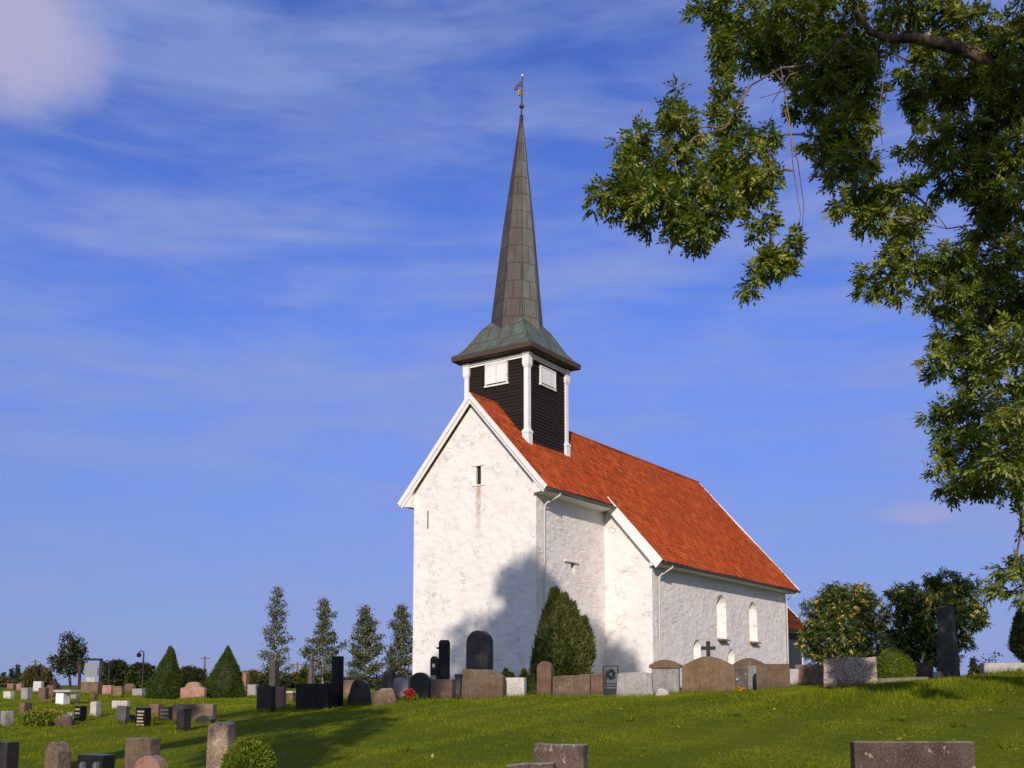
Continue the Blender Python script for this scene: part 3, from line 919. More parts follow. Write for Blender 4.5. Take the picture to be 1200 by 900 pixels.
for k in range(nz_ - 1):
    za, zb = 14.5 + (25.06 - 14.5) * k / (nz_ - 1), 14.5 + (25.06 - 14.5) * (k + 1) / (nz_ - 1)
    r0, r1 = octo(ro(za), za), octo(ro(zb), zb)
    wa, wb = ro(za) * 0.765, ro(zb) * 0.765
    for i in range(8):
        j = (i + 1) % 8
        b = len(vs_)
        vs_ += [r0[i], r0[j], r1[j], r1[i]]
        uv += [(-wa / 2 + 0.31 + i * 3.1, za), (wa / 2 + 0.31 + i * 3.1, za), (wb / 2 + 0.31 + i * 3.1, zb), (-wb / 2 + 0.31 + i * 3.1, zb)]
        fs_.append((b, b + 1, b + 2, b + 3))
spire = MB().add(vs_, fs_).build('spire', [M['spire'], M['spire_south']], church)
spire.data.uv_layers.new(name='UVMap').data.foreach_set('uv', np.array(uv, np.float32).ravel())
fixn(spire)
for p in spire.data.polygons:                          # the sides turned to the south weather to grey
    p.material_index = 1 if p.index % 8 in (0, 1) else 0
ar = MB()
for i in range(8):
    ar.tube([octo(ro(15.1), 15.1)[i], octo(ro(20), 20)[i], octo(ro(25.0), 25.0)[i]], [0.022, 0.02, 0.012], 5)
ar.build('spire_seam', M['spire'], spire)
tip = Vector(octo(0.0001, 25.06)[0])
def tz(z, d=0.0):
    k = (z - 15.2) / 9.85
    return (TA + 0.12 * k + d * 0.555, -(RS + 0.17 * k + d * 0.832), z + BZ)
MB().tube([tz(24.9), tz(25.2), tz(25.22), tz(27.05)], [0.09, 0.08, 0.035, 0.022], 8).build('mast', M['iron'], church)
MB().sphere(tz(25.62), 0.115, 14, 9, (1, 1, 0.8)).build('ball_finial', M['rust'], church, True)
cr = MB()
cr.tube([tz(26.12, -0.03), tz(26.16, -0.12), tz(26.27, -0.15), tz(26.36, -0.10), tz(26.44, 0.0), tz(26.36, 0.02), tz(26.3, -0.02), tz(26.2, -0.04), tz(26.12, -0.02)], [0.03, 0.05, 0.055, 0.045, 0.02, 0.03, 0.04, 0.035, 0.02], 6)
for an in range(0, 360, 45):
    cr.tube([tz(26.28, 0), tz(26.28 + 0.19 * math.sin(R(an)), 0.19 * math.cos(R(an)))], [0.02, 0.008], 4)
cr.build('gilded_star', M['gold'], church)
fl = [(-0.0, 26.86), (-0.0, 26.62), (-0.22, 26.52), (-0.16, 26.44), (-0.34, 26.38), (-0.37, 26.50), (-0.26, 26.64)]
fixn(MB().prism(fl, lambda d, z: tuple(Vector(tz(z, d)) + Vector((0.02, 0.013, 0))), lambda d, z: tuple(Vector(tz(z, d)) - Vector((0.02, 0.013, 0)))).build('weather_vane', M['iron'], church))
MB().sphere(tz(27.08), 0.06, 8, 6).build('mast_knob', M['white_worn'], church, True)

# ------------------------------------------------------------------ gravestones
def outline(shape, w, h):
    x = w / 2
    if shape == 'round':
        return [(-x, 0), (x, 0)] + [(x * math.cos(math.pi * i / 12), h - x + x * math.sin(math.pi * i / 12)) for i in range(13)]
    if shape == 'arc':                                  # shallow segmental top
        return [(-x, 0), (x, 0)] + [(x - 2 * x * i / 10, h - 0.22 * w + 0.22 * w * math.sin(math.pi * i / 10)) for i in range(11)]
    if shape == 'shoulder':
        return [(-x, 0), (x, 0), (x, h * .70), (x * .62, h * .76)] + [(x * .55 * math.cos(math.pi * i / 8), h * .84 + h * .16 * math.sin(math.pi * i / 8)) for i in range(9)] + [(-x * .62, h * .76), (-x, h * .70)]
    if shape == 'hump':                                 # broad low hump with level ends
        return [(-x, 0), (x, 0), (x, h * .72)] + [(x - 2 * x * i / 12, h * .74 + h * .26 * math.sin(math.pi * i / 12) ** 1.2) for i in range(1, 12)] + [(-x, h * .72)]
    if shape == 'gable':
        return [(-x, 0), (x, 0), (x, h * .86), (x * .45, h * .97), (0, h), (-x * .45, h * .97), (-x, h * .86)]
    if shape == 'bell':
        return [(-x, 0), (x, 0), (x * .92, h * .30), (x * .78, h * .62), (x * .62, h * .86), (x * .28, h * .985), (-x * .28, h), (-x * .55, h * .90), (-x * .72, h * .72), (-x * .98, h * .44)]
    if shape == 'taper':
        return [(-x, 0), (x, 0), (x * .88, h * .97), (x * .6, h), (-x * .62, h * .99), (-x * .9, h * .95)]
    if shape == 'slant':
        return [(-x, 0), (x, 0), (x * .99, h), (-x * .35, h * .97), (-x, h * .94)]
    if shape == 'dropr':
        return [(-x, 0), (x * .97, 0), (x, h * .78), (x * .45, h * .97), (-x * .95, h), (-x, h * .5)]
    if shape == 'wing':
        return [(-x, 0), (x, 0), (x, h), (x * .1, h * .96), (-x * .05, h * .62), (-x * .4, h * .60), (-x * .75, h * .48), (-x, h * .2)]
    if shape == 'chamfer':
        return [(-x, 0), (x, 0), (x, h * .95), (x * .55, h), (-x * .55, h), (-x, h * .95)]
    return [(-x, 0), (x, 0), (x, h), (-x, h)]

def roughen(o, amt, cuts=2):
    bm = bmesh.new()
    bm.from_mesh(o.data)
    bmesh.ops.triangulate(bm, faces=[f for f in bm.faces if len(f.verts) > 4])
    bmesh.ops.subdivide_edges(bm, edges=bm.edges, cuts=cuts, use_grid_fill=True)
    ph = random.uniform(0, 99)
    for v in bm.verts:
        p = v.co
        n = math.sin(9 * p.x + ph) * math.sin(11 * p.z + ph * 2) + 0.6 * math.sin(23 * p.x + 17 * p.z + ph) + 0.6 * math.sin(19 * p.y + 13 * p.z)
        v.co += v.normal * n * amt
    bm.to_mesh(o.data)
    bm.free()
    return o

def slab(name, shape, w, h, t, mat, parent=None, bev=0.014, rough=0.0, z0=0.0):
    p = outline(shape, w, h)
    o = MB().prism(p, lambda x, z: (x, -t / 2, z + z0), lambda x, z: (x, t / 2, z + z0)).build(name, mat, parent)
    soften(fixn(o), min(bev, t * 0.2), 2)
    if rough:
        roughen(o, rough)
    return o

FEET = []
STONE_GROUP = {'front': 'gravestones along the crest in front of the church', 'left': 'gravestones on the left lawn', 'near': 'gravestones nearest the camera'}
def grave(l, r, top, base, shape, mat, label, depth=None, yaw=17, t=0.22, grp='front', rough=0.0, plinth=0.0, cat='gravestone', tilt=0.0, parts=None, fill=None, name='gravestone'):
    d = depth if depth else hit((l + r) / 2, base)
    yaw += random.uniform(-3, 3)
    xw = (l + r) / 2
    p = at(xw, base, d)
    g = gz1(p[0], p[1])
    ztop = at(xw, top, d)[2]
    wpx = (r - l) / F_PX * d
    ya = R(yaw)
    w = max(0.08, (wpx - t * abs(math.sin(ya))) / math.cos(ya))
    z0 = g - 0.12
    FEET.append((p[0], p[1] - t / 2, w, ya))
    h = max(0.15, ztop - z0)
    if plinth or parts:
        o = empty(name, (p[0], p[1], z0), -ya, label, cat, STONE_GROUP[grp])
        s = slab('slab', shape, w, h - plinth - 0.0, t, M[mat], o, rough=rough, z0=plinth)
        if plinth:
            slab('plinth', 'rect', w * 1.14, plinth, t * 1.7, M[mat], o, z0=-0.003)
        if parts:
            parts(o, w, h, t)
    else:
        o = slab(name, shape, w, h, t, M[mat], rough=rough)
        o.location = (p[0], p[1], z0)
        o.rotation_euler = (0, 0, -ya)
        tag(o, label, cat, STONE_GROUP[grp])
    if tilt:
        o.rotation_euler = (R(random.uniform(-2, 2)), R(tilt), -ya)
    return o

def inscription(rows, x0=0.36, z_lo=0.25, z_hi=0.8):    # rows of small raised strokes, too small in the photo to read
    def f(o, w, h, t):
        b = MB()
        for i in range(rows):
            z = h * (z_lo + (z_hi - z_lo) * i / max(1, rows - 1))
            x = -w * x0 * random.uniform(0.8, 1)
            while x < w * x0 * random.uniform(0.7, 1):
                ww = w * random.uniform(0.05, 0.12)
                b.box(x, x + ww, -t / 2 - 0.006, -t / 2 + 0.004, z, z + 0.035)
                x += ww * 1.35
        b.build('lettering', M['letter'], o)
    return f
def cap_part(matk):
    def f(o, w, h, t):
        p = [(-w * .58, h), (w * .58, h), (w * .58, h + .07)] + [(w * .56 - w * 1.12 * i / 10, h + .08 + .13 * math.sin(math.pi * i / 10)) for i in range(11)] + [(-w * .58, h + .07)]
        soften(fixn(MB().prism(p, lambda x, z: (x, -t * .75, z), lambda x, z: (x, t * .75, z)).build('cap', M[matk], o)), 0.01)
    return f
def cross_part(o, w, h, t):
    b = MB()
    b.prism([(-.045, h - .06), (.045, h - .06), (.045, h + .15), (.17, h + .15), (.17, h + .235), (.045, h + .235), (.045, h + .36), (-.045, h + .36), (-.045, h + .235), (-.17, h + .235), (-.17, h + .15), (-.045, h + .15)], lambda x, z: (x, -.035, z), lambda x, z: (x, .035, z))
    soften(fixn(b.build('cross', M['iron'], o)), 0.006, 1)

G = grave
# row along the crest, from left to right
G(301, 322, 804, 835, 'rect', 'dark', 'black block gravestone in tree shade beside the small pink stone', 25.5, plinth=.10)
G(316, 326, 772, 808, 'round', 'slate', 'tall dark round-topped pillar standing behind the black block', 28.5, t=.25)
G(318, 335, 805, 831, 'rect', 'pink', 'small square pink gravestone tucked against the black block', 26.6, t=.14)
G(337, 346, 812, 825, 'rect', 'tan', 'small low tan stone with a white top seen between black blocks', 33, parts=lambda o, w, h, t: soften(MB().box(-w * .55, w * .55, -t * .7, t * .7, h, h + .05).build('white_top', M['pale'], o), .008))
G(346, 389, 801, 832, 'rect', 'polished', 'wide black polished gravestone in shade left of the tall black pillar', 25.2, t=.22)
G(388, 402, 769, 829, 'rect', 'polished', 'tall narrow black pillar gravestone in shade', 26, t=.20, yaw=34)
G(402, 419, 797, 818, 'rect', 'tan', 'sunlit tan gravestone between black pillar and dark hump stone', 31)
G(407, 437, 796, 828, 'bell', 'dark', 'dark hump-shaped gravestone left of the rough boulder', 26, t=.18, rough=.006)
G(437, 463, 785, 812, 'wing', 'slate', 'dark broken-looking gravestone with one high shoulder behind boulder', 29, t=.2, rough=.004)
G(461, 481, 794, 822, 'chamfer', 'grey', 'grey upright slab right beside the rough boulder', 27.2, t=.2)
G(480, 505, 788, 822, 'round', 'dark', 'black bell-shaped gravestone above the red flowers', 26.2, t=.2, plinth=.06)
G(505, 534, 796, 821, 'rect', 'brown', 'plain brown block gravestone in front of the polished column', 25.6, t=.24)
G(533, 542, 790, 819, 'rect', 'slate', 'narrow dark stone squeezed left of the large brown gravestone', 27)
G(546, 578, 739, 792, 'round', 'slate', 'tall round-arched dark granite headstone before the church front', 29, t=.3, yaw=30)
G(541, 593, 784, 820, 'dropr', 'brown', 'large brown gravestone below the round-arched headstone', 25.4, t=.26, rough=.004)
G(591, 617, 794, 819, 'rect', 'pale', 'short white square gravestone', 25.6, t=.2, rough=.004)
G(629, 649, 775, 817, 'round', 'reddish', 'reddish round-topped gravestone before the conifer shrub', 25.5)
G(648, 693, 791, 821, 'slant', 'brown', 'wide rough brown gravestone below the conifer shrub', 25.2, t=.2, rough=.005)
G(680, 711, 790, 815, 'rect', 'reddish', 'rough brown slab half behind the wide brown stone', 26.6, t=.16, rough=.004)
G(722, 767, 788, 817, 'taper', 'grey', 'pale grey broad slab right of the black iron stand', 25.2, t=.18, rough=.003)
G(764, 797, 783, 813, 'rect', 'grey', 'grey gravestone with a curved overhanging cap', 26, t=.18, parts=cap_part('tan'))
G(800, 862, 769, 815, 'hump', 'tan', 'biggest brown gravestone, humped top with black iron cross', 25, t=.22, plinth=.13, parts=cross_part)
G(857, 900, 771, 812, 'arc', 'brown', 'brown arched-top gravestone behind right of the cross stone', 27, t=.18)
G(861, 877, 783, 812, 'rect', 'slate', 'small dark stone with white dot standing before the arched brown stone', 25.6, t=.12, parts=lambda o, w, h, t: MB().sphere((-w * .3, -t / 2 - .01, h * .62), .035, 8, 6).build('white_rosette', M['pale'], o))
G(876, 888, 780, 812, 'rect', 'grey', 'narrow pale grey slab between dark stone and brown block', 26.2, t=.1)
G(887, 926, 778, 812, 'rect', 'brown', 'broad brown block gravestone below the church corner', 25.4, t=.22)
G(923, 935, 784, 807, 'rect', 'pale', 'thin white slab leaning by the brown block', 26.8, t=.08, tilt=4)
G(933, 968, 779, 807, 'rect', 'reddish', 'low reddish gravestone left of the speckled granite block', 27, t=.16)
G(966, 1027, 770, 808, 'slant', 'speckle', 'rough speckled pink and grey granite block', 23.6, t=.3, yaw=14, rough=.012)
G(1068, 1094, 776, 798, 'arc', 'brown', 'small brown round-topped gravestone right of the round shrub', 25.5, t=.16)
G(1093, 1104, 787, 799, 'rect', 'pale', 'tiny pale stone at the foot of the dark monolith', 24.6, t=.16)
G(1152, 1225, 777, 793, 'rect', 'pale', 'long low white stone slab on the right crest', 24, t=.3, yaw=6, rough=.004)
# left lawn
LG = dict(grp='left')
G(8, 18, 801, 812, 'rect', 'reddish', 'small brown stone topping the far row at the left edge', 60, **LG)
G(4, 16, 810, 822, 'rect', 'pale', 'small pale square stone near the left edge', 42, **LG)
G(20, 28, 801, 814, 'rect', 'pink', 'small leaning pink stone in the far left row', 58, tilt=-8, **LG)
G(25, 36, 806, 824, 'rect', 'grey', 'upright grey stone standing just behind the brown narrow one', 40, t=.25, **LG)
G(24, 35, 823, 841, 'rect', 'brown', 'narrow brown stone before the upright grey one on left lawn', t=.25, **LG)
G(1, 15, 833, 852, 'rect', 'grey', 'ribbed grey gravestone closest to the left picture edge', t=.22, yaw=34, **LG)
G(38, 50, 798, 814, 'slant', 'pale', 'white slanting stone in the far left row', 55, tilt=6, **LG)
G(45, 56, 806, 824, 'rect', 'brown', 'brown upright stone left of the white capped one', 39, t=.2, **LG)
G(55, 65, 803, 820, 'rect', 'reddish', 'reddish stone below the purple shrub', 44, t=.2, **LG)
G(66, 80, 811, 834, 'rect', 'white', 'white painted pedestal stone with a long flat cover slab', 33, t=.3, parts=lambda o, w, h, t: soften(MB().box(-w * .55, w * 1.6, -t * .8, t * .8, h, h + .07).build('cover_slab', M['pale'], o), .01), **LG)
G(83, 92, 814, 829, 'rect', 'grey', 'small grey stone under the long flat cover slab', 35, **LG)
G(94, 119, 799, 817, 'rect', 'tan', 'broad tan stone block beneath the notice board', 47, t=.3, plinth=.12, **LG)
G(106, 117, 822, 841, 'taper', 'pale', 'white narrow gravestone in the middle of left lawn', t=.2, **LG)
G(106, 114, 813, 826, 'rect', 'brown', 'small brown stone directly behind the white narrow one', 38, **LG)
G(88, 100, 827, 846, 'rect', 'polished', 'black inscribed stone right of the leafy flower bed', t=.22, parts=inscription(4), **LG)
G(130, 152, 821, 845, 'rect', 'pale', 'white broad gravestone with a grey one before it', 28.5, t=.14, **LG)
G(135, 150, 827, 849, 'rect', 'slate', 'grey-blue gravestone leaning before the white broad one', t=.14, tilt=3, **LG)
G(149, 158, 837, 847, 'round', 'dark', 'very small dark rounded stone beside the lettered black slab', t=.14, **LG)
G(158, 177, 829, 851, 'rect', 'polished', 'black slab covered in gilt lettering lines', t=.16, yaw=30, parts=inscription(5), **LG)
G(175, 190, 825, 846, 'rect', 'reddish', 'brown rectangular stone right behind the lettered black slab', 25.5, **LG)
G(187, 203, 828, 849, 'rect', 'brown', 'brown lettered gravestone left of the dark narrow block', 24, parts=inscription(4), **LG)
G(207, 223, 830, 857, 'rect', 'dark', 'dark narrow block gravestone in front of the wide tan stone', t=.2, yaw=30, **LG)
G(201, 254, 825, 851, 'rect', 'tan', 'wide tan gravestone partly in tree shadow', 23.2, t=.18, **LG)
G(229, 252, 838, 853, 'arc', 'dark', 'low dark rounded stone before right end of wide tan stone', 22.6, t=.18, **LG)
G(120, 133, 803, 818, 'rect', 'pink', 'pink square stone right of the notice board', 46, **LG)
G(132, 145, 804, 821, 'rect', 'tan', 'tan square stone beside the pink square one', 43, **LG)
G(144, 159, 801, 817, 'round', 'reddish', 'brown round-topped stone in the far row left of the cone shrubs', 48, **LG)
G(155, 169, 807, 822, 'rect', 'grey', 'grey stone at the foot of the left cone shrub', 43, **LG)
G(211, 242, 799, 824, 'shoulder', 'pink', 'pink shouldered gravestone between the two cone shrubs', 38, t=.2, yaw=12, **LG)
G(282, 291, 788, 817, 'taper', 'pink', 'tall slim pink stone right of the cone shrub', 48, t=.25, **LG)
G(290, 302, 802, 816, 'rect', 'grey', 'low grey stone right of the slim pink one', 45, **LG)
G(49, 65, 820, 833, 'rect', 'brown', 'low brown stone left of the white pedestal stone', 34, **LG)
# nearest the camera, cut by the lower picture edge
NG = dict(grp='near')
G(1002, 1139, 869, 925, 'rect', 'lichen', 'big brown lichen-spotted gravestone at the lower right', 9.2, t=.15, yaw=4, rough=.003, **NG)
G(626, 689, 872, 930, 'rect', 'lichen', 'brown upright gravestone at the bottom middle', 11.2, t=.16, yaw=20, rough=.003, **NG)
G(592, 652, 893, 940, 'slant', 'lichen', 'low brown stone tip before the bottom middle gravestone', 9.6, t=.13, yaw=14, rough=.003, **NG)
G(241, 274, 846, 940, 'taper', 'fluted', 'narrow upright reddish pillar stone beside the low yellow-green shrub', 12, t=.17, yaw=18, rough=.008, **NG)
G(144, 187, 865, 925, 'rect', 'brown', 'square brown gravestone behind a pink rounded one', 14, t=.18, yaw=26, **NG)
G(155, 197, 885, 935, 'round', 'pink', 'pink rounded gravestone at the bottom left', 12, t=.16, yaw=20, **NG)
G(89, 133, 884, 935, 'rect', 'polished', 'black polished stone with white lanterns at the bottom left', 13, t=.2, yaw=24, **NG)
for px, wd_ in ((97, 'left'), (113, 'right')):
    p = at(px, 900, 12.6)
    g = gz1(p[0], p[1])
    top = at(px, 893, 12.6)[2]
    o = empty('grave_lantern', (p[0], p[1], g), .3, 'white grave lantern, the ' + wd_ + ' one of two before the black polished stone', 'lantern', 'white grave lanterns')
    for n_, r_, z0_, z1_, m_ in (('base', .06, 0, .06, 'iron'), ('candle_glass', .045, .06, top - g - .07, 'white')):
        MB().rings([[(r_ * math.cos(R(i * 45)), r_ * math.sin(R(i * 45)), z) for i in range(8)] for z in (z0_, z1_)]).build(n_, M[m_], o)
    MB().rings([[(r_ * math.cos(R(i * 45)), r_ * math.sin(R(i * 45)), z) for i in range(8)] for r_, z in ((.048, top - g - .07), (.048, top - g - .03), (.03, top - g))]).build('lid', M['gutter'], o)
G(51, 81, 869, 930, 'gable', 'brown', 'brown pointed-top stone near the lower left corner', 13.5, t=.2, yaw=28, **NG)
G(-16, 19, 869, 930, 'rect', 'dark', 'dark stone cut by the lower left corner', 14, t=.2, yaw=24, **NG)

def obelisk(l, r, top, base, d, mat, label, tipk=0.62, ptip=True, yaw=30):
    p = at((l + r) / 2, base, d)
    g = gz1(p[0], p[1]) - 0.1
    h = at((l + r) / 2, top, d)[2] - g
    w = (r - l) / F_PX * d / (math.cos(R(yaw)) + math.sin(R(yaw))) / 2
    sqr = lambda k, z: [(-w * k, -w * k, z), (w * k, -w * k, z), (w * k, w * k, z), (-w * k, w * k, z)]
    rr = [sqr(1, 0), sqr(tipk, h * (0.93 if ptip else 0.985))] + ([sqr(0.03, h)] if ptip else [sqr(tipk * .9, h)])
    o = fixn(MB().rings(rr).build('obelisk', M[mat]))
    soften(o, 0.015, 2, 20)
    o.location = (p[0], p[1], g)
    o.rotation_euler = (0, 0, -R(yaw))
    return tag(o, label, 'obelisk', 'memorial obelisks')
obelisk(359, 370, 764, 808, 30, 'slate', 'slender dark obelisk behind the wide black polished stone', 0.35)
obelisk(1097, 1127, 711, 796, 24.6, 'slate', 'tall weathered dark monolith tapering upward before the rowan trees', 0.72, False, 38)

# polished column with a rounded lantern stone beside it
def column():
    d = 28
    p = at(520.5, 800, d)
    g = gz1(p[0], p[1]) - .1
    o = empty('memorial_column', (p[0], p[1], g), -R(30), 'polished black hexagonal memorial column with chamfered top', 'memorial')
    h = at(520, 750, d)[2] - g
    r = 15 / F_PX * d / 2
    hx = lambda k, z: [(r * k * math.cos(R(60 * i)), r * k * math.sin(R(60 * i)), z) for i in range(6)]
    soften(fixn(MB().rings([hx(1, .25), hx(1, h - .07), hx(.72, h)]).build('shaft', M['polished'], o)), .008, 1, 20)
    MB().box(-r * 1.3, r * 1.3, -r * 1.3, r * 1.3, 0, .25).build('plinth', M['polished'], o)
    MB().tube([(-r * .5, -r * .9, h - .22), (-r * .6, -r * 1.25, h - .22)], [.035, .02], 6).build('ornament', M['iron'], o)
column()
G(504, 514, 769, 800, 'round', 'polished', 'slim black round-topped stone with pale oval beside the column', 27.4, t=.12, parts=lambda o, w, h, t: [MB().sphere((0, -t / 2, h * .80), .05, 10, 6, (.8, .2, 1.2)).build('oval_portrait', M['pale'], o), MB().box(-w * .32, w * .36, -t / 2 - .012, -t / 2 + .01, h * .2, h * .60).build('name_plate', M['grey'], o)])

def boulder(l, r, top, base, d, mat, label, grp, dy=0.5):
    p = at((l + r) / 2, base, d)
    g = gz1(p[0], p[1])
    h = at(0, top, d)[2] - g
    w = (r - l) / F_PX * d / 2
    bm = bmesh.new()
    bmesh.ops.create_icosphere(bm, subdivisions=4, radius=1)
    ph = random.uniform(0, 50)
    for v in bm.verts:
        q = v.co.copy()
        k = 1 + .10 * math.sin(3 * q.x + ph) * math.sin(2.5 * q.y + 1) + .07 * math.sin(5 * q.z + 2 * q.x + ph) + .03 * math.sin(11 * q.x + 9 * q.z)
        v.co = Vector((math.copysign(abs(q.x) ** .75, q.x) * w, math.copysign(abs(q.y) ** .8, q.y) * w * dy, math.copysign(abs(q.z) ** .8, q.z) * (h + .06))) * k
    me = bpy.data.meshes.new('boulder')
    bm.to_mesh(me)
    bm.free()
    me.polygons.foreach_set('use_smooth', np.ones(len(me.polygons), bool))
    me.materials.append(M[mat])
    o = bpy.data.objects.new('boulder', me)
    COL.objects.link(o)
    o.location = (p[0], p[1], g - .05)
    return tag(o, label, 'boulder', grp)
boulder(433, 465, 806, 827, 25, 'tan', 'rough rounded tan boulder marking a grave on the crest', 'grave boulders')
boulder(64, 86, 838, 851, hit(75, 851), 'brown', 'low brown boulder beside the leafy flower bed', 'grave boulders')
boulder(768, 784, 808, 817, 24.8, 'pale', 'small white rubble stone at the foot of the grey slab', 'grave boulders')

# low kerb stone and the iron stand with wreath
p = at(1056, 799, 23.4)
o = soften(MB().box(-.56, .56, -.1, .1, -.1, .09).build('grave_kerb', M['grey']), .01)
o.location = (p[0], p[1], gz1(p[0], p[1]))
o.rotation_euler = (0, R(-2), -R(6))
tag(o, 'long low pale kerb stone below the round shrub', 'kerb stone')
p = at(716, 813, 26)
g = gz1(p[0], p[1]) - .05
stand = empty('iron_stand', (p[0], p[1], g), -R(12), 'black iron stand holding a green wreath before the church corner', 'iron stand')
hh = at(716, 780, 26)[2] - g
b = MB()
for x in (-.18, .18):
    b.box(x - .018, x + .018, -.018, .018, 0, hh)
for z in (hh, .36, .30):
    b.box(-.162, .162, -.014, .014, z - .03, z)
b.build('frame', M['iron'], stand)
MB().box(-.15, .15, -.09, .09, 0.02, .22).build('lamp_box', M['iron'], stand)

# ------------------------------------------------------------------ leaf tools
def unit(a):
    return a / np.maximum(np.linalg.norm(a, axis=-1, keepdims=True), 1e-9)
def rvec(n):
    return unit(rng.normal(size=(n, 3)))
def leaves(C, D, length, width, jn=None):               # rhombic leaves: base C, direction D
    n = len(C)
    S = unit(np.cross(D, rvec(n) if jn is None else jn))
    Nn = np.cross(S, D)
    L, Wd = np.broadcast_to(length, n)[:, None], np.broadcast_to(width, n)[:, None]
    mid = C + D * L * 0.45 - Nn * L * 0.04
    return np.stack([C, mid + S * Wd / 2, C + D * L, mid - S * Wd / 2], 1)
def compound(P, Rd, Lr, m, ll, lw, cone=0.9):           # pinnate leaves: rachis from P along Rd, m pairs plus a terminal leaflet
    n = len(P)
    up = unit(np.array([0, 0, 1.0]) + 0.5 * rng.normal(size=(n, 3)))
    S = unit(np.cross(Rd, up))
    out, ids = [], []
    Lr = np.broadcast_to(Lr, n)[:, None]
    for k in range(m):
        q = P + Rd * Lr * (0.25 + 0.75 * k / m) - np.array([0, 0, 1]) * Lr * 0.12 * (k / m) ** 2
        for sg in (-1, 1):
            d = unit(Rd * 0.7 + S * sg * cone + np.array([0, 0, -0.25]) + 0.15 * rng.normal(size=(n, 3)))
            out.append(leaves(q, d, ll * rng.uniform(.8, 1.15, n), lw, up + 0.3 * rng.normal(size=(n, 3))))
            ids.append(np.arange(n))
    q = P + Rd * Lr - np.array([0, 0, 1]) * Lr * 0.12
    out.append(leaves(q, unit(Rd + np.array([0, 0, -.2])), ll * rng.uniform(.9, 1.2, n), lw, up))
    ids.append(np.arange(n))
    return np.concatenate(out), np.concatenate(ids)
def in_ball(n, c, r):
    return np.asarray(c) + rvec(n) * (rng.random((n, 1)) ** (1 / 2.6)) * np.asarray(r)

def limb_path(a, b, sag=0.12, n=5):
    a, b = np.asarray(a, float), np.asarray(b, float)
    L = np.linalg.norm(b - a)
    off = rvec(1)[0] * L * sag
    off[2] = abs(off[2]) * 0.6
    wob = rvec(1)[0] * L * 0.05
    ts = np.linspace(0, 1, n)
    return [a + (b - a) * t + off * math.sin(math.pi * t) + wob * math.sin(2 * math.pi * t) for t in ts]

def broadleaf(name, root, trunk_top, blobs, leafmat, barkmat, label, cat='tree', group=None, r0=0.3, per=60, K=6, Lr=.18, m=4, ll=.08, lw=.027, droop=.5, rnd=None, twigs=True, shell=2.6, tmin=0.012, hang=(), pre=()):
    """root, trunk_top: trunk line; blobs: (centre, radius[3]) foliage masses joined to the nearest mass nearer the trunk"""
    root, trunk_top = np.asarray(root, float), np.asarray(trunk_top, float)
    o = empty(name, root, 0, label, cat, group)
    wood, crown = MB(), MB()
    trunk = limb_path(root + [0, 0, -.3], trunk_top, .04, 7)
    wood.tube([p - root for p in trunk], [r0 * (1.25 - .75 * i / 6) for i in range(7)], 10)
    nodes = [np.asarray(p) for p in trunk[2:]]
    nr = [r0 * (1.25 - .75 * i / 6) for i in range(2, 7)]
    hang = [np.asarray(h) for h in hang]
    nodes += [np.asarray(q) for q in pre]
    nr += [.035] * len(pre)
    order = sorted(range(len(blobs)), key=lambda i: min(np.linalg.norm(np.asarray(blobs[i][0]) - q) for q in trunk[2:]))
    Ps, Ds, Rn = [], [], []
    for i in order:
        c, rad = np.asarray(blobs[i][0], float), np.asarray(blobs[i][1], float) * np.ones(3)
        j = int(np.argmin([np.linalg.norm(c - q) + (0.0 if q[2] < c[2] + .6 else 1.0) + (.5 if np.linalg.norm((q - trunk_top)[:2]) > np.linalg.norm((c - trunk_top)[:2]) + .1 else 0.0) for q in nodes]))
        start = nodes[j]
        if len(hang):
            q = int(np.argmin([np.linalg.norm(c - h) for h in hang]))
            if np.linalg.norm(c - hang[q]) < .42:
                start, j = hang[q], 0
                nr[0] = .03
        path = limb_path(start, c, .10, 5)
        ra = max(tmin * 1.6, min(nr[j] * .6, .03 + .045 * np.linalg.norm(c - nodes[j])))
        rb = max(tmin, ra * .45)
        wood.tube([p - root for p in path], [ra + (rb - ra) * t for t in (0, .25, .5, .75, 1)], 7)
        for q, rr_ in ((path[2], (ra + rb) / 2), (path[4], rb)):
            nodes.append(np.asarray(q))
            nr.append(rr_)
        n = max(4, int(per * (np.prod(rad) ** (2 / 3)) * (blobs[i][2] if len(blobs[i]) > 2 else 1)))
        dirs = rvec(n)
        tips = c + dirs * (rng.random((n, 1)) ** (1 / shell)) * rad * rng.uniform(.75, 1.18, (n, 1))
        if twigs:
            for q in tips[::2]:
                mid = (c + q) / 2 + np.array([0, 0, .08 * rad[2]])
                wood.tube([c - root, mid - root, q - root], [rb * .55, rb * .3 + .003, .004], 4)
        out = unit(tips - c)
        cl_rnd = rng.random(n)
        for k in range(K):
            d = unit(out * .55 + rvec(n) * .9 + np.array([0, 0, -droop]))
            Ps.append(tips + rvec(n) * .03)
            Ds.append(d)
            Rn.append(np.clip(.55 * cl_rnd + .45 * rng.random(n), 0, 1))
    P, D, Q = np.concatenate(Ps), np.concatenate(Ds), np.concatenate(Rn)
    if rnd is not None:
        Q = rnd(P, Q)
    if m:
        quads_, ids = compound(P, D, Lr, m, ll, lw)
    else:
        quads_, ids = leaves(P + D * rng.random((len(P), 1)) * Lr, D, ll, lw), np.arange(len(P))
    crown.batch(quads_ - root, np.clip(Q[ids] + rng.normal(0, .06, len(ids)), 0, 1))
    wood.build('trunk', barkmat, o, True)
    crown.build('crown', leafmat, o)
    return o

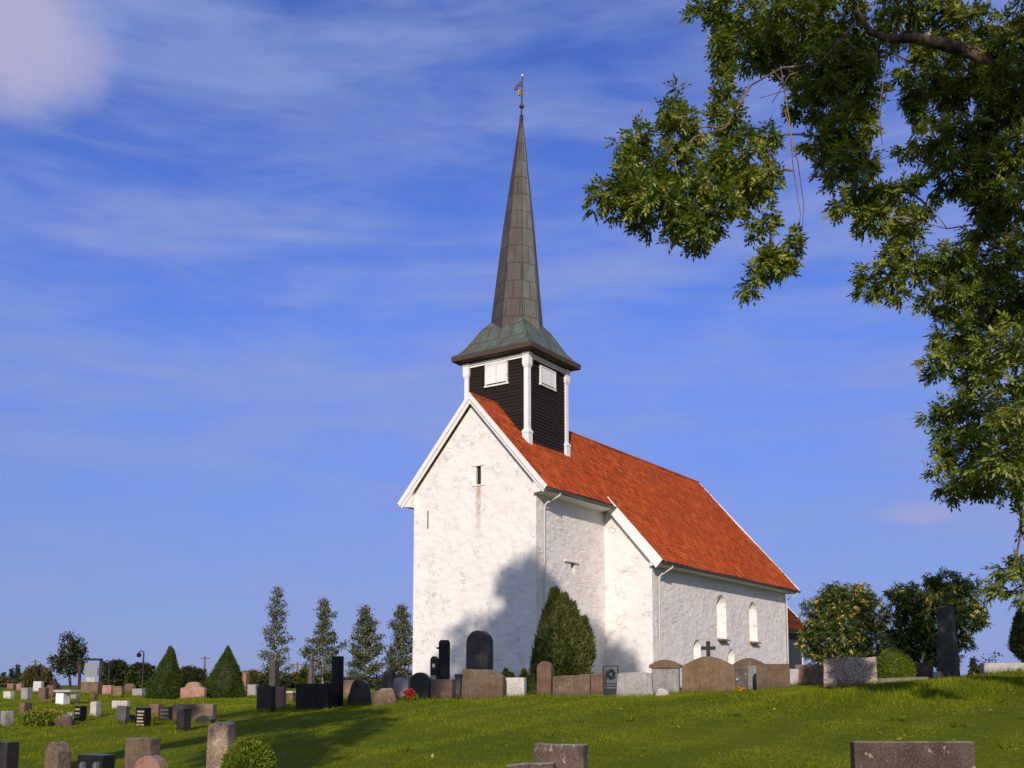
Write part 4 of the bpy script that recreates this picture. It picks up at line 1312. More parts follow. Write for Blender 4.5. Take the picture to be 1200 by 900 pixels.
# ------------------------------------------------------------------ big ash tree hanging in from the right
ASH = [  # photo x, y, half width, half height, depth
    (712, 230, 20, 18, 12.6), (735, 212, 24, 20, 12.7), (742, 168, 22, 14, 12.9), (752, 195, 22, 20, 12.8), (760, 240, 28, 22, 12.4), (752, 228, 26, 16, 12.5),
    (788, 128, 16, 18, 13.2), (796, 152, 18, 16, 13.1), (818, 150, 12, 12, 13.0), (795, 190, 26, 18, 12.9), (800, 225, 30, 22, 12.6), (795, 258, 24, 16, 12.4), (822, 270, 24, 14, 12.4),
    (838, 200, 24, 26, 12.8), (845, 240, 26, 22, 12.5), (850, 150, 16, 20, 13.0), (848, 118, 14, 18, 13.3), (868, 185, 22, 26, 13.0), (878, 222, 22, 22, 12.8), (850, 95, 12, 14, 13.4),
    (892, 258, 14, 14, 12.8), (900, 205, 16, 18, 12.9), (902, 160, 15, 13, 13.2),
    (826, 8, 18, 10, 13.8), (850, 20, 20, 18, 13.8), (850, 55, 18, 20, 13.7), (872, 35, 22, 26, 13.6), (880, 66, 16, 13, 13.5), (902, 20, 26, 24, 13.6), (905, 55, 24, 20, 13.4), (925, 75, 18, 20, 13.4), (935, 120, 14, 16, 13.3),
    (925, 290, 14, 16, 12.7), (908, 292, 12, 14, 12.7), (895, 312, 16, 16, 12.6), (880, 330, 12, 10, 12.6), (912, 315, 14, 12, 12.6),
    (945, 25, 30, 28, 13.4), (985, 30, 30, 30, 13.5), (955, 75, 26, 26, 13.2), (990, 80, 28, 28, 13.4), (970, 120, 24, 26, 13.2), (1005, 115, 20, 26, 13.4), (960, 160, 20, 20, 13.1), (990, 160, 26, 22, 13.1), (1020, 60, 24, 28, 13.6),
    (980, 195, 22, 18, 13.0), (1012, 150, 14, 26, 13.2), (1015, 190, 16, 16, 13.1), (1005, 222, 22, 16, 13.0), (980, 240, 12, 10, 12.9), (1022, 258, 18, 16, 12.9), (1035, 228, 22, 18, 13.1), (1062, 225, 18, 14, 13.2), (1055, 255, 18, 16, 13.1), (1085, 240, 12, 10, 13.2),
    (1060, 285, 18, 14, 13.1), (1072, 310, 18, 16, 13.0), (1048, 300, 12, 10, 13.0), (1024, 312, 12, 10, 12.9), (1040, 322, 12, 8, 12.9), (1022, 336, 12, 8, 12.9), (1045, 340, 14, 8, 12.9),
    (1055, 20, 26, 24, 13.8), (1090, 25, 28, 24, 13.9), (1075, 70, 24, 14, 13.8), (1072, 108, 18, 16, 13.5), (1098, 90, 22, 18, 13.6), (1085, 132, 14, 10, 13.4), (1115, 120, 24, 18, 13.5),
    (1068, 172, 14, 8, 13.3), (1098, 170, 20, 14, 13.3), (1125, 165, 26, 22, 13.3), (1112, 205, 24, 18, 13.3), (1140, 210, 22, 20, 13.2), (1135, 40, 30, 32, 13.4), (1135, 90, 24, 22, 13.2),
    (1180, 40, 30, 40, 12.8), (1170, 100, 28, 26, 12.9), (1200, 110, 26, 34, 12.6), (1165, 150, 26, 26, 13.1), (1195, 175, 26, 28, 12.6), (1165, 195, 24, 20, 13.0), (1160, 235, 26, 18, 13.0), (1195, 235, 28, 30, 12.5), (1150, 268, 22, 14, 13.1),
    (1115, 305, 24, 16, 13.0), (1092, 312, 14, 14, 13.0), (1145, 310, 26, 20, 12.9), (1185, 300, 28, 26, 12.7), (1100, 345, 20, 18, 12.9), (1130, 350, 26, 20, 12.8), (1170, 345, 28, 24, 12.7), (1205, 350, 26, 34, 12.5),
    (1112, 388, 20, 16, 12.9), (1145, 392, 26, 20, 12.8), (1185, 400, 28, 26, 12.6), (1098, 420, 12, 16, 12.9), (1120, 420, 16, 12, 12.9), (1150, 432, 20, 16, 12.8), (1188, 448, 26, 22, 12.6), (1140, 455, 14, 10, 12.8),
    (1098, 483, 12, 10, 12.9), (1118, 478, 16, 14, 12.8), (1145, 490, 22, 16, 12.7), (1180, 495, 26, 22, 12.6), (1112, 512, 16, 16, 12.8), (1138, 525, 22, 18, 12.7), (1172, 535, 26, 20, 12.6), (1205, 520, 24, 28, 12.5), (1104, 545, 10, 12, 12.8), (1122, 560, 16, 14, 12.8), (1112, 578, 10, 8, 12.8), (1155, 562, 20, 16, 12.7), (1188, 568, 20, 18, 12.6),
    (1197, 606, 10, 10, 12.7), (1186, 668, 16, 14, 12.8), (1176, 686, 10, 10, 12.7), (1202, 690, 10, 12, 12.8),
]
blobs = []
ASH_K = 1.19
for x, y, a, b, d in ASH:
    d = 13.55 if x > 1150 and 380 < y < 560 else d * ASH_K
    c = at(x, y, d)
    k = d / F_PX
    blobs.append((c, (a * .94 * k, (a + b) * .9 * k + .10, b * .92 * k), 1.0))
for x in range(1330, 1760, 75):                         # the rest of the crown, outside the picture
    for y in range(-420, 600, 110):
        if ((x - 1520) / 270) ** 2 + ((y - 60) / 560) ** 2 < 1 and not (x < 1490 and y < -150):
            d = 15.5 + random.uniform(-2.4, 2.4)
            blobs.append((at(x + random.uniform(-20, 20), y + random.uniform(-25, 25), d), np.array((60, 80, 55)) * 15.5 / F_PX, .4))
for x, y in ((1245, 40), (1250, 140), (1290, 60), (1255, 230), (1300, 200), (1250, 310), (1305, 310), (1262, 380), (1320, 400), (1310, 480), (1330, 560), (1290, 130), (1330, 120), (1270, -40), (1320, -20)):
    blobs.append((at(x, y, 15.6 + random.uniform(-.5, .9)), np.array((44, 60, 44)) * 15.5 / F_PX, .6))
for x in range(960, 1260, 85):
    for y in (-60, -140):
        if x + y * -1.2 > 1060:
            blobs.append((at(x, y, 15.9 + random.uniform(-1, 1)), np.array((50, 70, 45)) * 15.5 / F_PX, .5))
troot = at(1520, 800, 15.7)
troot[2] = gz1(troot[0], troot[1])
def ash_rnd(P, q):
    return np.clip(q * .9 + .05, 0, 1)
ash = broadleaf('ash_tree', troot, at(1470, -60, 15.9), blobs, M['ash_leaf'], M['bark'], 'large leafy ash tree hanging its branches in from the right', 'tree', None, .36, per=205, K=7, ll=.088, lw=.038, Lr=.17, m=4, droop=.28, rnd=ash_rnd, pre=[at(x, y, 15.1) for x, y in ((1140, 62), (1070, 44), (1030, 40), (1000, 30), (980, 55), (960, 75), (938, 78), (915, 80), (880, 100), (865, 125), (850, 150), (832, 155), (815, 160), (790, 190), (1180, 300), (1150, 262), (1110, 268), (1070, 258))], hang=[at(x, y, 15.1) for x, y in ((925, 140), (930, 200), (938, 250), (935, 290), (918, 320))])
lm = MB()                                               # bare limb and hanging twigs seen among the leaves
lp = [(1230, 95), (1180, 85), (1140, 62), (1100, 50), (1070, 44), (1045, 46), (1020, 38), (1005, 15), (1000, -20)]
lm.tube([at(x, y, 15.45) - troot for x, y in lp], [.11, .105, .10, .095, .08, .065, .05, .04, .035], 9)
for pts, r in (([(1040, 44), (1036, 90), (1030, 130), (1034, 170)], .012), ([(1030, 42), (1026, 80), (1036, 120)], .010), ([(1000, 30), (960, 75), (915, 80), (880, 100)], .03), ([(915, 80), (925, 140), (930, 200), (938, 250), (935, 290), (918, 320)], .011),
               ([(920, 130), (935, 190), (942, 240), (940, 270)], .009), ([(905, 82), (925, 105), (890, 115)], .014), ([(880, 100), (850, 150), (815, 160), (790, 190)], .02), ([(1180, 300), (1150, 262), (1110, 268), (1070, 258)], .016), ([(1110, 268), (1085, 235)], .008), ([(960, 75), (925, 88), (905, 120)], .015)):
    MB().tube([at(x, y, 15.1) - troot for x, y in pts], [r * (1 - .6 * i / (len(pts) - 1)) for i in range(len(pts))], 6).build('twig', M['bark'], ash, True)
lm.build('limb', M['bark'], ash, True)

# ------------------------------------------------------------------ tall tree left behind the camera, whose shade falls on lawn and church front
L3 = np.array(LDIR) / LDIR[1]                           # light per metre of depth
SH = []
def shade(target, y_to, r, dens=1.0):
    target = np.asarray(target, float)
    SH.append((target + L3 * (y_to - target[1]), r, dens))
fa_ = lambda px, py, y: at(px, py, y)
for px, py, yd, r in ((613, 702, 41.0, .80), (594, 690, 41.4, .45), (588, 742, 41.6, .55), (622, 745, 40.6, .85), (590, 770, 41.6, .7), (608, 780, 41.0, 1.2), (616, 676, 40.6, .62), (635, 690, 40.3, .8), (712, 800, 45.5, 1.25), (680, 790, 44, 1.2), (650, 745, 41, 1.1), (700, 765, 45, .6)):
    shade(fa_(px, py, yd), 3.6 + random.uniform(-1.4, 1.4), r, 2.6)
for px, py, yd, r in ((306, 800, 26, .9), (345, 800, 25.5, 1.1), (355, 775, 26, .9), (395, 790, 26, 1.1), (240, 840, 25, .7), (300, 842, 22, .8), (345, 846, 21, .8), (400, 838, 22, .8), (300, 870, 17.5, .7), (350, 880, 16, .7), (390, 868, 18, .6), (440, 848, 20.5, .5), (345, 895, 15, .6)):
    shade(fa_(px, py, yd), 3.6 + random.uniform(-1.2, 1.2), r, 1.7)
sx = float(np.mean([c[0] for c, _, _ in SH[:25]]))
for z in (11.5, 13, 14.6, 16, 17.4):
    for dx in (-1.8, 0, 1.6):
        SH.append((np.array([sx + dx + random.uniform(-.4, .4), 3.6 + random.uniform(-1.8, 1.8), z]), 1.6, .8))
sr = np.array([sx - 4.5, 2.4, gz1(sx - 4.5, 2.4)])
broadleaf('ash_tree', sr, np.array([sx - .6, 3.4, 15.0]), [(c, (r, r * 1.1, r), dn) for c, r, dn in SH], M['ash_leaf'], M['bark'], 'tall ash tree left of the camera shading the lawn', 'tree', None, .42, per=42, K=6, ll=.16, lw=.07, Lr=.30, m=3, droop=.4, twigs=False)

SH2 = []  # leaf masses of an added unseen tree, set to darken the hanging crown
for px, py, r in ((975, 120, .55), (1000, 70, .6), (960, 50, .5), (985, 190, .45), (1040, 40, .5), (1090, 60, .5), (1090, 160, .4), (1120, 190, .5), (1150, 120, .6), (1010, 215, .35), (1150, 290, .45), (1170, 380, .5), (890, 40, .35)):
    t_ = at(px, py, 15.4)
    yb = 5.2 + random.uniform(-.9, .9)
    SH2.append((t_ + L3 * (yb - t_[1]), (r, r * 1.3, r), 2.2))
tr2 = np.array([9.5, 1.5, gz1(9.5, 1.5)])
broadleaf('ash_tree', tr2, np.array([7.5, 3.4, 10.5]), SH2, M['ash_leaf'], M['bark'], 'added unseen ash tree right of the camera, set to shade the hanging crown', 'tree', None, .35, per=60, K=6, ll=.13, lw=.06, Lr=.26, m=3, droop=.4, twigs=False)

# ------------------------------------------------------------------ rowan trees right of the church
def rowan(root_px, y_base, d, spots, label, yellow):
    r0 = at(root_px, y_base, d)
    r0[2] = gz1(r0[0], r0[1])
    k = d / F_PX
    bl = [(at(x, y, d + dd), (a * k, (a + b) * .55 * k, b * k), 1.0) for x, y, a, b, dd in spots]
    def f(P, q):
        s = rng.random(len(P))
        return np.where(s < yellow(P), .84 + .16 * rng.random(len(P)), q * .74)
    return broadleaf('rowan_tree', r0, at(root_px, (y_base + min(s[1] for s in spots)) / 2, d), bl, M['rowan_leaf'], M['dark_bark'], label, 'tree', 'rowan trees beside the church', .10, per=215, K=5, ll=.11, lw=.05, Lr=.18, m=3, droop=.6, rnd=f, shell=3.2)
rowan(985, 800, 46, [(985, 705, 30, 22, 0), (962, 722, 22, 26, .3), (1012, 718, 26, 26, -.2), (950, 750, 14, 22, .2), (985, 740, 34, 28, -.6), (1022, 750, 20, 24, 0), (965, 772, 22, 16, 0), (1000, 772, 30, 16, -.3), (1032, 772, 10, 14, 0), (980, 690, 16, 9, 0), (1010, 694, 12, 10, 0)],
      'broad rowan tree speckled with yellow leaves right of the church', lambda P: .21)
rowan(1090, 800, 38, [(1115, 685, 30, 16, 0), (1070, 700, 30, 18, 0), (1060, 730, 26, 26, 0), (1095, 720, 34, 30, -.3), (1128, 712, 24, 24, 0), (1142, 722, 12, 18, 0), (1085, 755, 34, 26, 0), (1055, 765, 20, 20, 0), (1125, 745, 14, 16, .2), (1105, 768, 20, 16, 0), (1095, 678, 12, 8, 0), (1052, 694, 12, 8, 0)],
      'dark rowan tree with yellow tips behind the tall monolith', lambda P: np.where(P[:, 2] > 2.4, .16, .05))

# ------------------------------------------------------------------ conical and rounded shrubs
def shrub(name, base_px, y_base, d, prof, label, mat, n, ls, cat='shrub', group=None, up=.4, squash=1.0, core=.90, bumpy=.06, lump=3):
    """prof: list of (photo row, half width in px, centre x in px) from the base up; leaf-sized faces over a solid core"""
    k = d / F_PX
    p0 = at(base_px, y_base, d)
    p0[2] = gz1(p0[0], p0[1])
    zs = np.array([at(base_px, y, d)[2] - p0[2] for y, w, c in prof])
    ws = np.array([w * k for y, w, c in prof])
    xs = np.array([at(c, y, d)[0] - p0[0] for y, w, c in prof])
    ph = rng.uniform(0, 9, 6)
    def rad(th, z):
        return np.interp(z, zs, ws) * (1 + bumpy * np.sin(lump * th + ph[0] + 2.1 * z) + bumpy * .8 * np.sin((lump + 2) * th - 3.7 * z + ph[1]) + bumpy * .6 * np.sin(7.3 * z + ph[2] + th))
    mb = MB()
    NR, NA = 26, 26
    rr = []
    for z in np.linspace(zs[0] - .1, zs[-1], NR):
        th = np.arange(NA) * 2 * np.pi / NA
        r_ = np.maximum(.01, rad(th, max(z, zs[0])) * core)
        cx = np.interp(z, zs, xs)
        rr.append([(cx + a * math.cos(t), a * squash * math.sin(t), z) for a, t in zip(r_, th)])
    mb.rings(rr)
    # leaf faces, spread by surface area
    zz = np.linspace(zs[0], zs[-1], 200)
    pw = np.interp(zz, zs, ws) + .02
    z = np.interp(rng.random(n), np.cumsum(pw) / pw.sum(), zz)
    th = rng.random(n) * 2 * np.pi
    r_ = rad(th, z) * (core - .04 + (1.10 - core) * rng.random(n) ** 1.5 + .10 * (rng.random(n) < .03))
    C = np.stack([np.interp(z, zs, xs) + r_ * np.cos(th), r_ * squash * np.sin(th), z], -1)
    out = np.stack([np.cos(th), np.sin(th), np.zeros(n)], -1)
    D = unit(out * .7 + np.array([0, 0, up]) + .55 * rng.normal(size=(n, 3)))
    cl = .5 + .5 * np.sin(5 * th + 9 * z) * np.sin(3 * th - 6 * z)
    mb.batch(leaves(C, D, ls * rng.uniform(.7, 1.3, n), ls * .5), np.clip(.35 * cl + .65 * rng.random(n), 0, 1))
    o = mb.build(name, M[mat], rnd_core=.05)
    o.location = p0
    return tag(o, label, cat, group)
CG = 'clipped cone shrubs on the left lawn'
shrub('thuja', 192, 824, 39, [(824, 19, 191), (816, 20, 192), (800, 17.5, 194), (785, 12, 197), (772, 7, 199), (762, 3, 200), (757, .5, 200)], 'left one of two clipped cone-shaped green shrubs', 'thuja', 15000, .055, group=CG, bumpy=.06)
shrub('thuja', 263, 823, 39.5, [(823, 20, 263), (815, 23, 263), (805, 22, 263.5), (790, 16.5, 265), (775, 9.5, 266.5), (765, 4, 267), (757, .5, 267)], 'right one of two clipped cone-shaped green shrubs', 'thuja', 15000, .055, group=CG, bumpy=.06)
shrub('round_shrub', 1048, 800, 24.3, [(802, 18, 1047), (795, 21.5, 1047), (785, 22, 1047), (773, 18, 1047), (764, 10, 1046), (760, 3, 1046)], 'bright green rounded clipped shrub beside the speckled block', 'box', 9000, .045, bumpy=.03)
shrub('low_shrub', 291, 915, 11.6, [(915, 24, 291), (900, 27, 292), (888, 25, 292), (876, 17, 291), (870, 7, 288)], 'low yellow-green shrub beside the reddish pillar stone', 'box', 7000, .05, bumpy=.05)
def juniper(base_px, y_base, d, heads, label, n, ls):
    k = d / F_PX
    p0 = at(base_px, y_base, d)
    p0[2] = gz1(p0[0], p0[1])
    mb = MB()
    more = []
    for x, ytop, w, dd, ybot in heads:
        more.append((x, ytop, w, dd, ybot))
        for q in range(4 if w > 7 else 2):
            f_ = random.uniform(.05, .75)
            more.append((x + random.uniform(-1, 1) * w * (.35 + .5 * f_), ytop + (ybot - ytop) * f_ * .7, w * random.uniform(.28, .5), dd + random.uniform(-.25, .1), ytop + (ybot - ytop) * min(1, f_ + .45)))
    for x, ytop, w, dd, ybot in more:
        t, b = at(x, ytop, d + dd) - p0, at(x, ybot, d + dd) - p0
        hh_, r = t[2] - b[2], w * k
        pr = [(0, .5), (.15, .9), (.35, 1.0), (.6, .78), (.82, .42), (.95, .16), (1.0, .03)]
        mb.rings([[(t[0] + r * q * .66 * math.cos(R(i * 40)), t[1] + r * q * .66 * math.sin(R(i * 40)), b[2] + hh_ * z * .96) for i in range(9)] for z, q in pr])
        m_ = int(n * w * (ybot - ytop))
        z = rng.random(m_) ** .8
        th = rng.random(m_) * 2 * np.pi
        q = np.interp(z, [a for a, _ in pr], [c for _, c in pr]) * (.62 + .50 * rng.random(m_) ** 1.6 + .22 * (rng.random(m_) < .12)) * (1 + .12 * np.sin(4 * th + 11 * z))
        C = np.stack([t[0] + r * q * np.cos(th), t[1] + r * q * np.sin(th), b[2] + hh_ * z], -1)
        D = unit(np.stack([np.cos(th) * .55, np.sin(th) * .55, np.full(m_, .9)], -1) + .35 * rng.normal(size=(m_, 3)))
        mb.batch(leaves(C, D, ls * rng.uniform(.6, 1.5, m_), ls * .32), np.clip(.4 * (.5 + .5 * np.sin(6 * th + 13 * z)) + .6 * rng.random(m_), 0, 1))
    o = mb.build('conifer_shrub', M['juniper'], rnd_core=.05)
    o.location = p0
    return tag(o, label, 'shrub', 'conifer shrubs')
juniper(658, 812, 33, [(650, 692, 15, 0, 790), (670, 708, 12, -.2, 790), (661, 699, 11, 0, 790), (640, 722, 13, .2, 795), (684, 726, 10, .1, 785), (658, 715, 18, -.5, 808), (634, 750, 11, 0, 812), (645, 745, 16, -.4, 815), (672, 735, 18, -.3, 810), (688, 752, 7, 0, 775), (660, 706, 10, .3, 790)],
        'large dark conifer shrub standing before the church wall', 3.2, .16)
juniper(615, 815, 27, [(614, 785, 7, 0, 816), (622, 792, 6, .1, 816), (608, 795, 5, 0, 812)], 'small green conifer tuft right of the short white stone', 9, .06)
juniper(594, 800, 28.5, [(593, 785, 6, 0, 802), (599, 789, 5, 0, 802)], 'tiny yellow-green conifer tuft behind the short white stone', 9, .06)
juniper(1198, 790, 31, [(1196, 716, 11, 0, 772), (1206, 722, 12, 0, 780), (1190, 735, 6, .2, 765), (1212, 740, 14, .3, 790)], 'dark bushy conifer cut by the right picture edge', 4.2, .11)

# ------------------------------------------------------------------ slender young trees and far vegetation
def slender(px, y_top, y_base, d, half, label, lean=0.0, per=1.0, gaps=.35, seed=1):
    rs = np.random.default_rng(seed)
    k = d / F_PX
    r0 = at(px, y_base, d)
    r0[2] = gz1(r0[0], r0[1])
    H = at(px, y_top, d)[2] - r0[2]
    o = empty('birch_tree', r0, 0, label, 'tree', 'slender young trees left of the church')
    wood, crown = MB(), MB()
    wood.tube([(0, 0, -.2), (lean * .3, 0, H * .5), (lean, 0, H)], [.06, .04, .008], 6)
    C, D = [], []
    nb = 44
    for i in range(nb):
        f = (i + .5) / nb
        z0 = H * (.08 + .88 * f)
        env = half * k * (1.05 - f) ** .75 * (.75 if f < .12 else 1) * rs.uniform(1 - gaps, 1.25)
        th = i * 2.4 + rs.uniform(-.5, .5)
        env *= 1.15
        e = np.array([lean * z0 / H + env * math.cos(th), env * math.sin(th), z0 + env * rs.uniform(.15, .7)])
        s = np.array([lean * z0 / H, 0, z0])
        wood.tube([s, (s + e) / 2 + [0, 0, .05], e], [.014, .009, .004], 4)
        m_ = int(180 * per * (env / (half * k) + .25))
        t = rs.random(m_) ** .6
        C.append(s + (e - s) * t[:, None] + rs.normal(0, .115, (m_, 3)) * np.array([1, 1, .8]))
        D.append(unit((e - s) * .5 + rs.normal(size=(m_, 3)) + [0, 0, -.3]))
    C, D = np.concatenate(C), np.concatenate(D)
    crown.batch(leaves(C, D, .12, .075), rs.random(len(C)))
    wood.build('trunk', M['birch_bark'], o)
    crown.build('crown', M['birch_leaf'], o)
slender(322, 684, 806, 58, 20, 'tallest and leftmost of four slender trees left of the church', seed=3, gaps=.5, per=.62)
slender(378, 700, 806, 58, 25, 'slender tree with wide side branches behind the black pillar stone', seed=8, gaps=.6)
slender(427, 710, 806, 56, 24, 'bushy slender tree above the dark hump stone', seed=5, gaps=.35)
slender(470, 707, 806, 57, 21, 'slender tree close to the left edge of the church', seed=14, gaps=.45)

# small round tree, hedge bushes and far trees at the left
def small_tree(px, y_base, d, spots, label, mat, group=None, per=50, ll=.22):
    r0 = at(px, y_base, d)
    r0[2] = gz1(r0[0], r0[1])
    k = d / F_PX
    bl = [(at(x, y, d), (a * k, a * k, b * k)) for x, y, a, b in spots]
    return broadleaf('small_tree', r0, at(px, (y_base + min(s[1] for s in spots)) / 2, d), bl, M[mat], M['dark_bark'], label, 'tree', group, .09, per=per, K=8, ll=ll, lw=ll * .55, Lr=.25, m=0, droop=.3, shell=3.2, twigs=False)
small_tree(82, 806, 80, [(80, 752, 9, 9), (92, 757, 7, 8), (84, 765, 14, 8), (70, 774, 12, 6), (92, 772, 8, 6), (82, 782, 16, 8), (66, 782, 5, 4)], 'small dark round tree behind the notice board', 'hedge', per=150)
small_tree(66, 806, 78, [(62, 790, 8, 8), (72, 794, 9, 7)], 'thin greyish bush right of the yellowing bush at far left', 'autumn', per=14)
def hedge_bush(x0, x1, ytop, ybase, d, mat, label, name='bush', n=2600, group='bushes along the far edge of the churchyard', cat='bush'):
    w = (x1 - x0) / 2
    c = (x0 + x1) / 2
    h = ybase - ytop
    return shrub(name, c, ybase, d, [(ybase, w * .92, c), (ybase - h * .3, w, c), (ybase - h * .6, w * .93, c), (ybase - h * .85, w * .68, c), (ytop, w * .12, c)], label, mat, n, .22, cat, group, up=.25, bumpy=.12, core=.80, lump=5, squash=.8)
hedge_bush(121, 152, 774, 806, 72, 'hedge', 'dark bush right of the notice board')
hedge_bush(146, 184, 777, 806, 74, 'hedge', 'wide dark bush behind the lantern lamp post')
hedge_bush(204, 242, 782, 806, 76, 'hedge', 'dark bush seen between the two cone shrubs')
hedge_bush(276, 312, 787, 807, 70, 'autumn', 'yellowing bush behind the black block stone')
hedge_bush(304, 342, 788, 807, 68, 'hedge', 'dark low bush behind the leftmost slender tree')
hedge_bush(332, 372, 789, 807, 69, 'autumn', 'yellow-brown bush left of the dark obelisk')
hedge_bush(364, 404, 791, 807, 66, 'hedge', 'low dark bush behind the black pillar stone')
hedge_bush(398, 446, 794, 808, 67, 'hedge', 'low hedge bush at the foot of the bushy slender tree')
hedge_bush(440, 492, 794, 808, 66, 'hedge', 'low hedge bush touching the church left corner')
hedge_bush(28, 60, 780, 808, 75, 'autumn', 'yellow-brown bush with lamp posts at far left')
hedge_bush(-60, 12, 790, 808, 85, 'autumn', 'brownish bush cut by the left picture edge')
hedge_bush(352, 366, 782, 806, 61, 'box', 'light green pointed bush left of the obelisk', n=900)
hedge_bush(150, 162, 788, 806, 60, 'thuja', 'small green pointed bush left of the cone shrubs', n=900)
hedge_bush(1138, 1170, 779, 802, 60, 'hedge', 'small dark bush on the right skyline', n=1200)
def spruce(px, ytop, ybase, d, w, label, n=900):
    return shrub('spruce_tree', px, ybase, d, [(ybase, w, px), (ybase - (ybase - ytop) * .25, w * .85, px), (ybase - (ybase - ytop) * .6, w * .45, px), (ytop, w * .05, px)], label, 'spruce', n, .25, 'tree', 'far spruce trees', up=-.1, bumpy=.12, core=.7, squash=1.0)
spruce(14, 783, 808, 110, 6, 'left of two small pointed spruces on the far left skyline')
spruce(21, 779, 808, 110, 6, 'right and taller of two small pointed spruces on the far left skyline')
spruce(4, 788, 808, 100, 6, 'squat dark tree at the left picture edge skyline')
spruce(1140, 770, 800, 70, 4, 'tiny pointed spruce on the right skyline', 500)
small_tree(1160, 800, 60, [(1158, 772, 7, 6), (1164, 768, 5, 4), (1150, 778, 6, 5)], 'small loose tree left of the long white slab on the skyline', 'spruce', per=26, ll=.16)

# flower bed, flowers
def flowers(px, py, d, n, r, h, mat, label, cat='flowers', green='box', name='flowers', fl=.06, ngreen=300):
    p = at(px, py, d)
    g = gz1(p[0], p[1])
    o = empty(name, (p[0], p[1], g), 0, label, cat, 'flowers on the graves')
    c = in_ball(ngreen, (0, 0, h * .35), (r, r * .6, h * .45))
    MB().batch(leaves(c, unit(rvec(ngreen) + [0, 0, .6]), .09, .035), rng.random(ngreen)).build('leaves', M[green], o)
    c = in_ball(n, (0, -.05, h * .65), (r * .9, r * .6, h * .4))
    q, rn = [], []
    for k in range(6):
        q.append(leaves(c, unit(rvec(n) + [0, -.5, .4]), fl, fl * .7))
        rn.append(rng.random(n))
    MB().batch(np.concatenate(q), np.concatenate(rn)).build('petals', M[mat], o)
flowers(481, 822, 25.3, 46, .20, .26, 'red_petal', 'cluster of bright red flowers between boulder and black stone')
flowers(866, 814, 25, 20, .14, .12, 'orange_petal', 'small orange flowers at the foot of the cross stone')
flowers(65, 803, 46, 60, .30, .55, 'purple_petal', 'purple flowering shrub above the reddish stone at far left', 'shrub', 'hedge')
flowers(52, 851, hit(52, 851), 34, .62, .42, 'orange_petal', 'leafy yellow-green flower bed on the left lawn', 'flower bed', 'box', 'flower_bed', .035, 1500)
flowers(168, 852, 24, 14, .3, .14, 'orange_petal', 'few yellow blooms before the lettered black slab', fl=.04, ngreen=120)
p = at(81, 842, hit(81, 848))
o = MB().rings([[(r_ * math.cos(R(i * 36)), r_ * math.sin(R(i * 36)), z) for i in range(10)] for r_, z in ((.08, 0), (.12, .22), (.13, .25), (.11, .25))]).build('flower_pot', M['pale'])
o.location = (p[0], p[1], gz1(p[0], p[1]) + .0)
tag(o, 'white flower pot beside the low brown boulder', 'pot')
# wreath in the iron stand
wr = MB()
n = 260
th = rng.random(n) * 2 * np.pi
c = np.stack([.085 * np.cos(th), np.full(n, -.03), hh - .22 + .085 * np.sin(th)], -1) + rng.normal(0, .018, (n, 3))
wr.batch(leaves(c, rvec(n), .05, .03), rng.random(n) * .4)
o = wr.build('wreath', M['spruce'])
o.location, o.rotation_euler = stand.location, stand.rotation_euler
tag(o, 'round dark green wreath hanging in the black iron stand', 'wreath')

# ------------------------------------------------------------------ notice board, lamp posts, power poles
p = at(105, 803, 62)
nb_ = empty('notice_board', (p[0], p[1], gz1(p[0], p[1])), R(8), 'wooden notice board with grey panel and dark top rail', 'notice board')
k = 62 / F_PX
H = at(105, 774, 62)[2] - gz1(p[0], p[1])
for x in (-11.5, 11.5):
    pb = MB()
    pb.box(x * k - .07, x * k + .07, -.07, .07, 0, H)
    post = pb.build('post', M['dark_bark'], nb_)
    MB().box(x * k + (.07 if x > 0 else -.19), x * k + (.19 if x > 0 else -.07), -.06, .06, H - 14 * k, H - .02).build('side_panel', M['dark_inside'], post)
MB().box(-13.5 * k, 13.5 * k, -.10, .10, H, H + .12).build('top_rail', M['dark_inside'], nb_)
MB().box(-6 * k, 8 * k, -.03, .03, H - 19 * k, H - 3 * k).build('panel', plain('grey_blue_panel', (0.20, 0.22, 0.26), .5), nb_)
MB().box(-4 * k, 6 * k, -.04, .04, H - 25 * k, H - 19.3 * k).build('lower_panel', M['pale'], nb_)

def lamp_post(px, ytop, ybase, d, label, hook=-1):
    p = at(px, ybase, d)
    g = gz1(p[0], p[1])
    h = at(px, ytop, d)[2] - g
    o = empty('lamp_post', (p[0], p[1], g), 0, label, 'lamp post', 'lamp posts by the far hedge')
    MB().tube([(0, 0, 0), (0, 0, h), (hook * .08, 0, h + .06), (hook * .26, 0, h + .02), (hook * .3, 0, h - .06)], [.06, .045, .035, .03, .03], 7).build('pole', M['iron'], o)
    MB().rings([[(hook * .3 + r_ * math.cos(R(i * 45)), r_ * math.sin(R(i * 45)), h - z) for i in range(8)] for r_, z in ((.04, .04), (.16, .14), (.13, .30), (.05, .34))]).build('lantern', M['iron'], o)
lamp_post(167, 764, 806, 66, 'lamp post with hooked lantern above the wide dark bush')
lamp_post(127, 775, 806, 70, 'lamp post above the dark bush right of the notice board')
lamp_post(48, 782, 806, 72, 'lamp post among the yellow-brown bush at far left')
